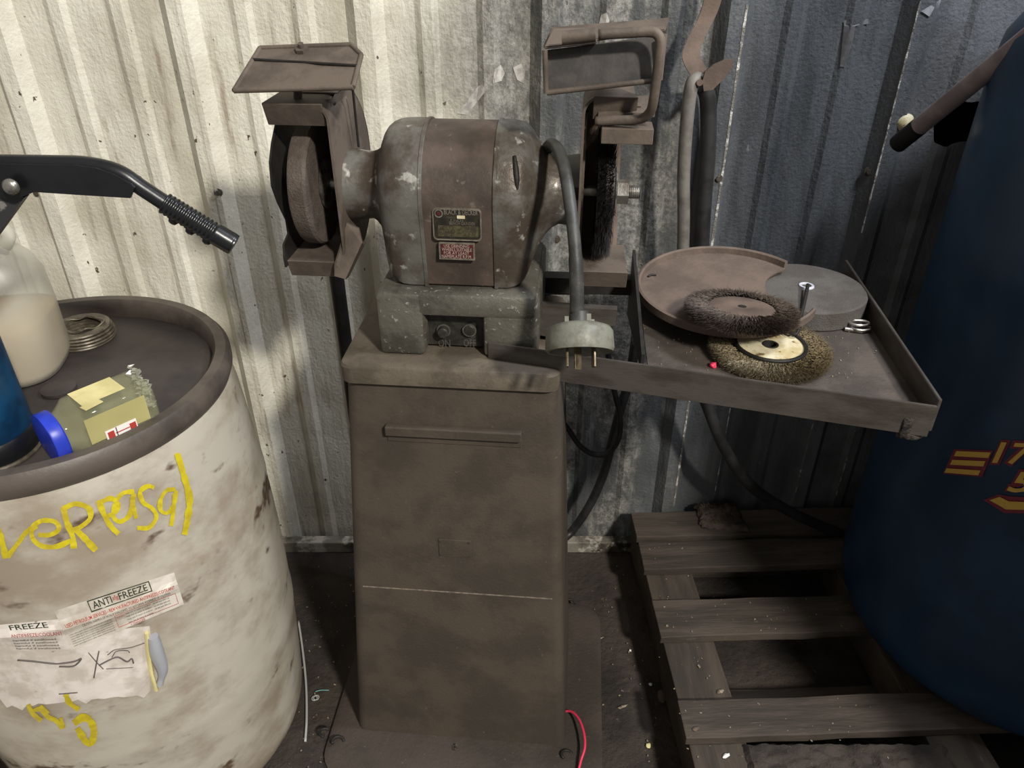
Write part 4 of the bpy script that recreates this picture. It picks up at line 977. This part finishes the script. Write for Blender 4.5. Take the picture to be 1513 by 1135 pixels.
poly_t([(912, 597), (988, 570), (1040, 580), (1200, 588), (1200, 664), (1015, 662)], .002, M_decr, 'decal_border'); poly_t([(942, 598), (992, 582), (1036, 604), (1200, 612), (1200, 648), (1022, 644)], .004, M_decy, 'decal_arrow')
# pole leaning across
pA, pB = atY(1326, 213, 1.50), atY(1600, -10, 1.22)
pol = empty('rusty_pole', pA, 'rusty round pole leaning diagonally across the top right corner', 'pole')
obj('pole_tube', cyl((0, 0, 0), pB-pA, .0165, 24, bev=.003), M_pole, pol, smooth=.6)
obj('pole_tip', cyl((pB-pA)*-.006, (pB-pA)*.16, .0172, 24, bev=.003), M_dark, pol, smooth=.6, label='dark end of the pole')
q = atY(1346, 184, 1.56)-pA
obj('clamp', lathe([(.008, 0), (.018, .002), (.020, .010), (.012, .022), (.006, .026)], 20, axis_mat(q+Vector((-.006, .03, .0)), q+Vector((.01, -.04, -.02)))), M_cream, pol, smooth=.8, label='pale knob behind the pole')

# ================================================================== PALLET
PZ = .135
pal = empty('wooden_pallet', (.32, 1.5, 0), 'greasy dark wooden pallet on the floor under the blue tank', 'pallet', rz=math.radians(2.2))
def pboard(x0, x1, y0, y1, z0, z1, name, m, sk=0):
    bm = bmesh.new(); nx, ny = 14, 3
    box(bm, ((x0+x1)/2-.32, (y0+y1)/2-1.5, (z0+z1)/2), (x1-x0, y1-y0, z1-z0), .002)
    bmesh.ops.subdivide_edges(bm, edges=[e for e in bm.edges if e.calc_length() > .3], cuts=12)
    for v in bm.verts: v.co += Vector((noise.noise(v.co*13+Vector((0, y0*9, 0)))*.003, noise.noise(v.co*17)*.004, noise.noise(v.co*11+Vector((4, 1, 0)))*.0015))
    return obj(name, bm, m, pal)
for (x0, x1) in ((.325, .44), (.80, .91), (1.23, 1.34)): pboard(x0, x1, .45, 1.535, .018, .112, 'stringer', M_woody)
for (y0, y1) in ((1.455, 1.548), (1.350, 1.442), (1.145, 1.25), (.90, .985), (.69, .79), (.48, .58)):
    pboard(.318, 1.35, y0, y1, .113, PZ+(.006 if y0 > 1.45 else 0), 'deck_board', M_wood)
for y0 in (.5, 1.0, 1.44): pboard(.33, 1.34, y0, y0+.09, .002, .017, 'bottom_board', M_wood)
# packed dirt between the front boards
bm = bmesh.new(); nx, ny = 60, 24
g = [[None]*(nx+1) for _ in range(ny+1)]
for j in range(ny+1):
    for i in range(nx+1):
        x, y = .44+.42*i/nx, .80+.11*j/ny; e = min(i, nx-i, j, ny-j)/3
        g[j][i] = bm.verts.new((x, y, .10+.022*min(1, e)+.008*noise.noise(Vector((x*60, y*60, 0)))))
for j in range(ny):
    for i in range(nx): bm.faces.new((g[j][i], g[j][i+1], g[j+1][i+1], g[j+1][i]))
setp(obj('packed_dirt', bm, M_floor, smooth=.5, fix=False), 'crumbly packed dirt filling the pallet gap near the front', 'dirt', kind='stuff')
# rag
a0 = atZ(1062, 762, PZ+.008)
bm = bmesh.new(); n_ = 34
Qr = [atZ(1022, 742, PZ), atZ(1080, 735, PZ), atZ(1107, 790, PZ), atZ(1036, 784, PZ)]
g = [[None]*(n_+1) for _ in range(n_+1)]
for j in range(n_+1):
    for i in range(n_+1):
        p = Qr[3].lerp(Qr[2], i/n_).lerp(Qr[0].lerp(Qr[1], i/n_), j/n_); e = min(i, n_-i, j, n_-j)
        p = p+Vector((noise.noise(Vector((i*.3, j*.3, 7)))*.008, noise.noise(Vector((i*.3, j*.3, 17)))*.008, 0)); z = PZ+.008+.010*min(1, e/3)+.006*noise.noise(Vector((i*.22, j*.22, 0)))
        g[j][i] = bm.verts.new((p.x-a0.x, min(p.y, 1.565)-a0.y, z-a0.z))
for j in range(n_):
    for i in range(n_): bm.faces.new((g[j][i], g[j][i+1], g[j+1][i+1], g[j+1][i]))
o = obj('greasy_rag', bm, M_rag, smooth=2, fix=False); md = o.modifiers.new('s', 'SOLIDIFY'); md.thickness = .008; md.offset = -1
o.location = a0; setp(o, 'stiff greasy brown rag draped over the back pallet board', 'rag')

# ================================================================== SMALL FLOOR THINGS
def surf_curve(name, px, z, r, m, label, cat):
    P = [atZ(x, y, z) for x, y in px]; o0 = P[0].copy()
    o = obj(name, tube(spline([p-o0 for p in P], 8), r, 8), m, smooth=2); o.location = o0; return setp(o, label, cat)
pts = [(832, 1051, .03), (845, 1052, .04), (856, 1064, .045), (863, 1085, .045), (864, 1105, .04), (858, 1125, .03), (852, 1150, .02)]
P = [atZ(x, y, z) for x, y, z in pts]; o = obj('pink_wire', tube(spline([p-P[0] for p in P], 8), .0028, 8), M_pink, smooth=2); o.location = P[0]; setp(o, 'bright pink wire curling out at the pedestal foot', 'wire')
surf_curve('plastic_strip', [(441, 918), (447, 960), (452, 1010), (453, 1060), (451, 1096)], .004, .0028, M_plastic, 'long thin pale plastic strip on the floor beside the drum', 'strip')
surf_curve('cyan_thread', [(466, 1022), (474, 1020), (486, 1020)], .004, .0009, mat('cyan', S(120, 180, 174), bump=0), 'short pale cyan thread on the floor by the pedestal', 'thread')
a = atZ(465, 1033, .0); o = empty('plastic_clip', a, 'tiny clear ring clip on the floor left of the pedestal', 'clip')
for k in range(2):
    lp = [Vector((.006*math.cos(t)+.004*k, .006*math.sin(t), .003+.002*k)) for t in [q*2*pi/12 for q in range(13)]]; obj('ring', tube(lp, .0013, 6), M_plastic, o, smooth=2)
def chip(px, py, z, s, m, label, name='wood_chip', cat='chip', grp=None):
    a = atZ(px, py, z); bm = bmesh.new(); bmesh.ops.create_icosphere(bm, subdivisions=2, radius=1)
    for v in bm.verts: k = 1+.5*noise.noise(v.co*1.4+Vector((px, py, 0))); v.co = Vector((v.co.x*s[0]*k, v.co.y*s[1]*k, v.co.z*s[2]))
    o = obj(name, bm, m); o.location = a+Vector((0, 0, s[2])); o.rotation_euler = (0, 0, px % 3); setp(o, label, cat, grp); return o
chip(978, 1030, 0, (.010, .015, .003), M_rust, 'orange-brown flake on the floor left of the pallet', 'rust_flake', 'flake')
chip(1028, 1078, PZ, (.004, .008, .002), M_rust, 'small orange flake on the pallet edge', 'rust_flake', 'flake')
chip(958, 1103, 0, (.006, .005, .002), M_note, 'small yellow fleck on the floor near the pedestal foot', 'paint_fleck', 'fleck')
chip(961, 1012, 0, (.004, .004, .002), M_white, 'small white fleck on the floor beside the orange flake', 'paint_fleck', 'fleck')
chip(931, 962, 0, (.003, .003, .002), M_white, 'tiny white fleck on the floor halfway along the pallet', 'paint_fleck', 'fleck')
chip(884, 945, 0, (.003, .015, .002), M_debris, 'long wood splinter on the floor beside the pedestal flange', 'splinter', 'splinter')
chip(920, 1045, 0, (.003, .012, .002), M_debris, 'small splinter on the floor in front of the orange flake', 'splinter', 'splinter')
chip(1064, 1023, .112, (.004, .009, .003), M_debris, 'grey splinter on the pallet stringer', 'splinter', 'splinter')
chip(1073, 1118, .112, (.004, .008, .003), M_white, 'pale chip on the dirt of the pallet front', 'paint_fleck', 'fleck')
bm = bmesh.new()
for k in range(700):
    x, y = random.uniform(-.55, .75), random.uniform(.62, 1.5)
    if x < .31 and x > -.38 and y > .9 and x < .18: continue
    z = .0 if x < .32 else (.113 if x < .44 else None)
    if z is None:
        if any(a_ < y < b_ for a_, b_ in ((.91, .995), (1.155, 1.26))): z = PZ
        elif .80 < y < .91 and x < .86: z = .120
        else: continue
    elif z > .1 and any(a_-.004 < y < b_+.004 for a_, b_ in ((1.478, 1.578), (1.365, 1.46), (1.155, 1.26), (.91, .995), (.70, .80))): z = PZ
    s_ = random.uniform(.0008, .0026)*(1.6 if random.random() < .08 else 1)
    box(bm, (x, y, z+s_*.4), (s_*random.uniform(1, 2.2), s_, s_*.7), 0, Matrix.Rotation(random.random()*3, 3, 'Z'))
setp(obj('floor_grit', bm, M_debris), 'pale grit and crumbs scattered over floor and pallet', 'grit', kind='stuff')
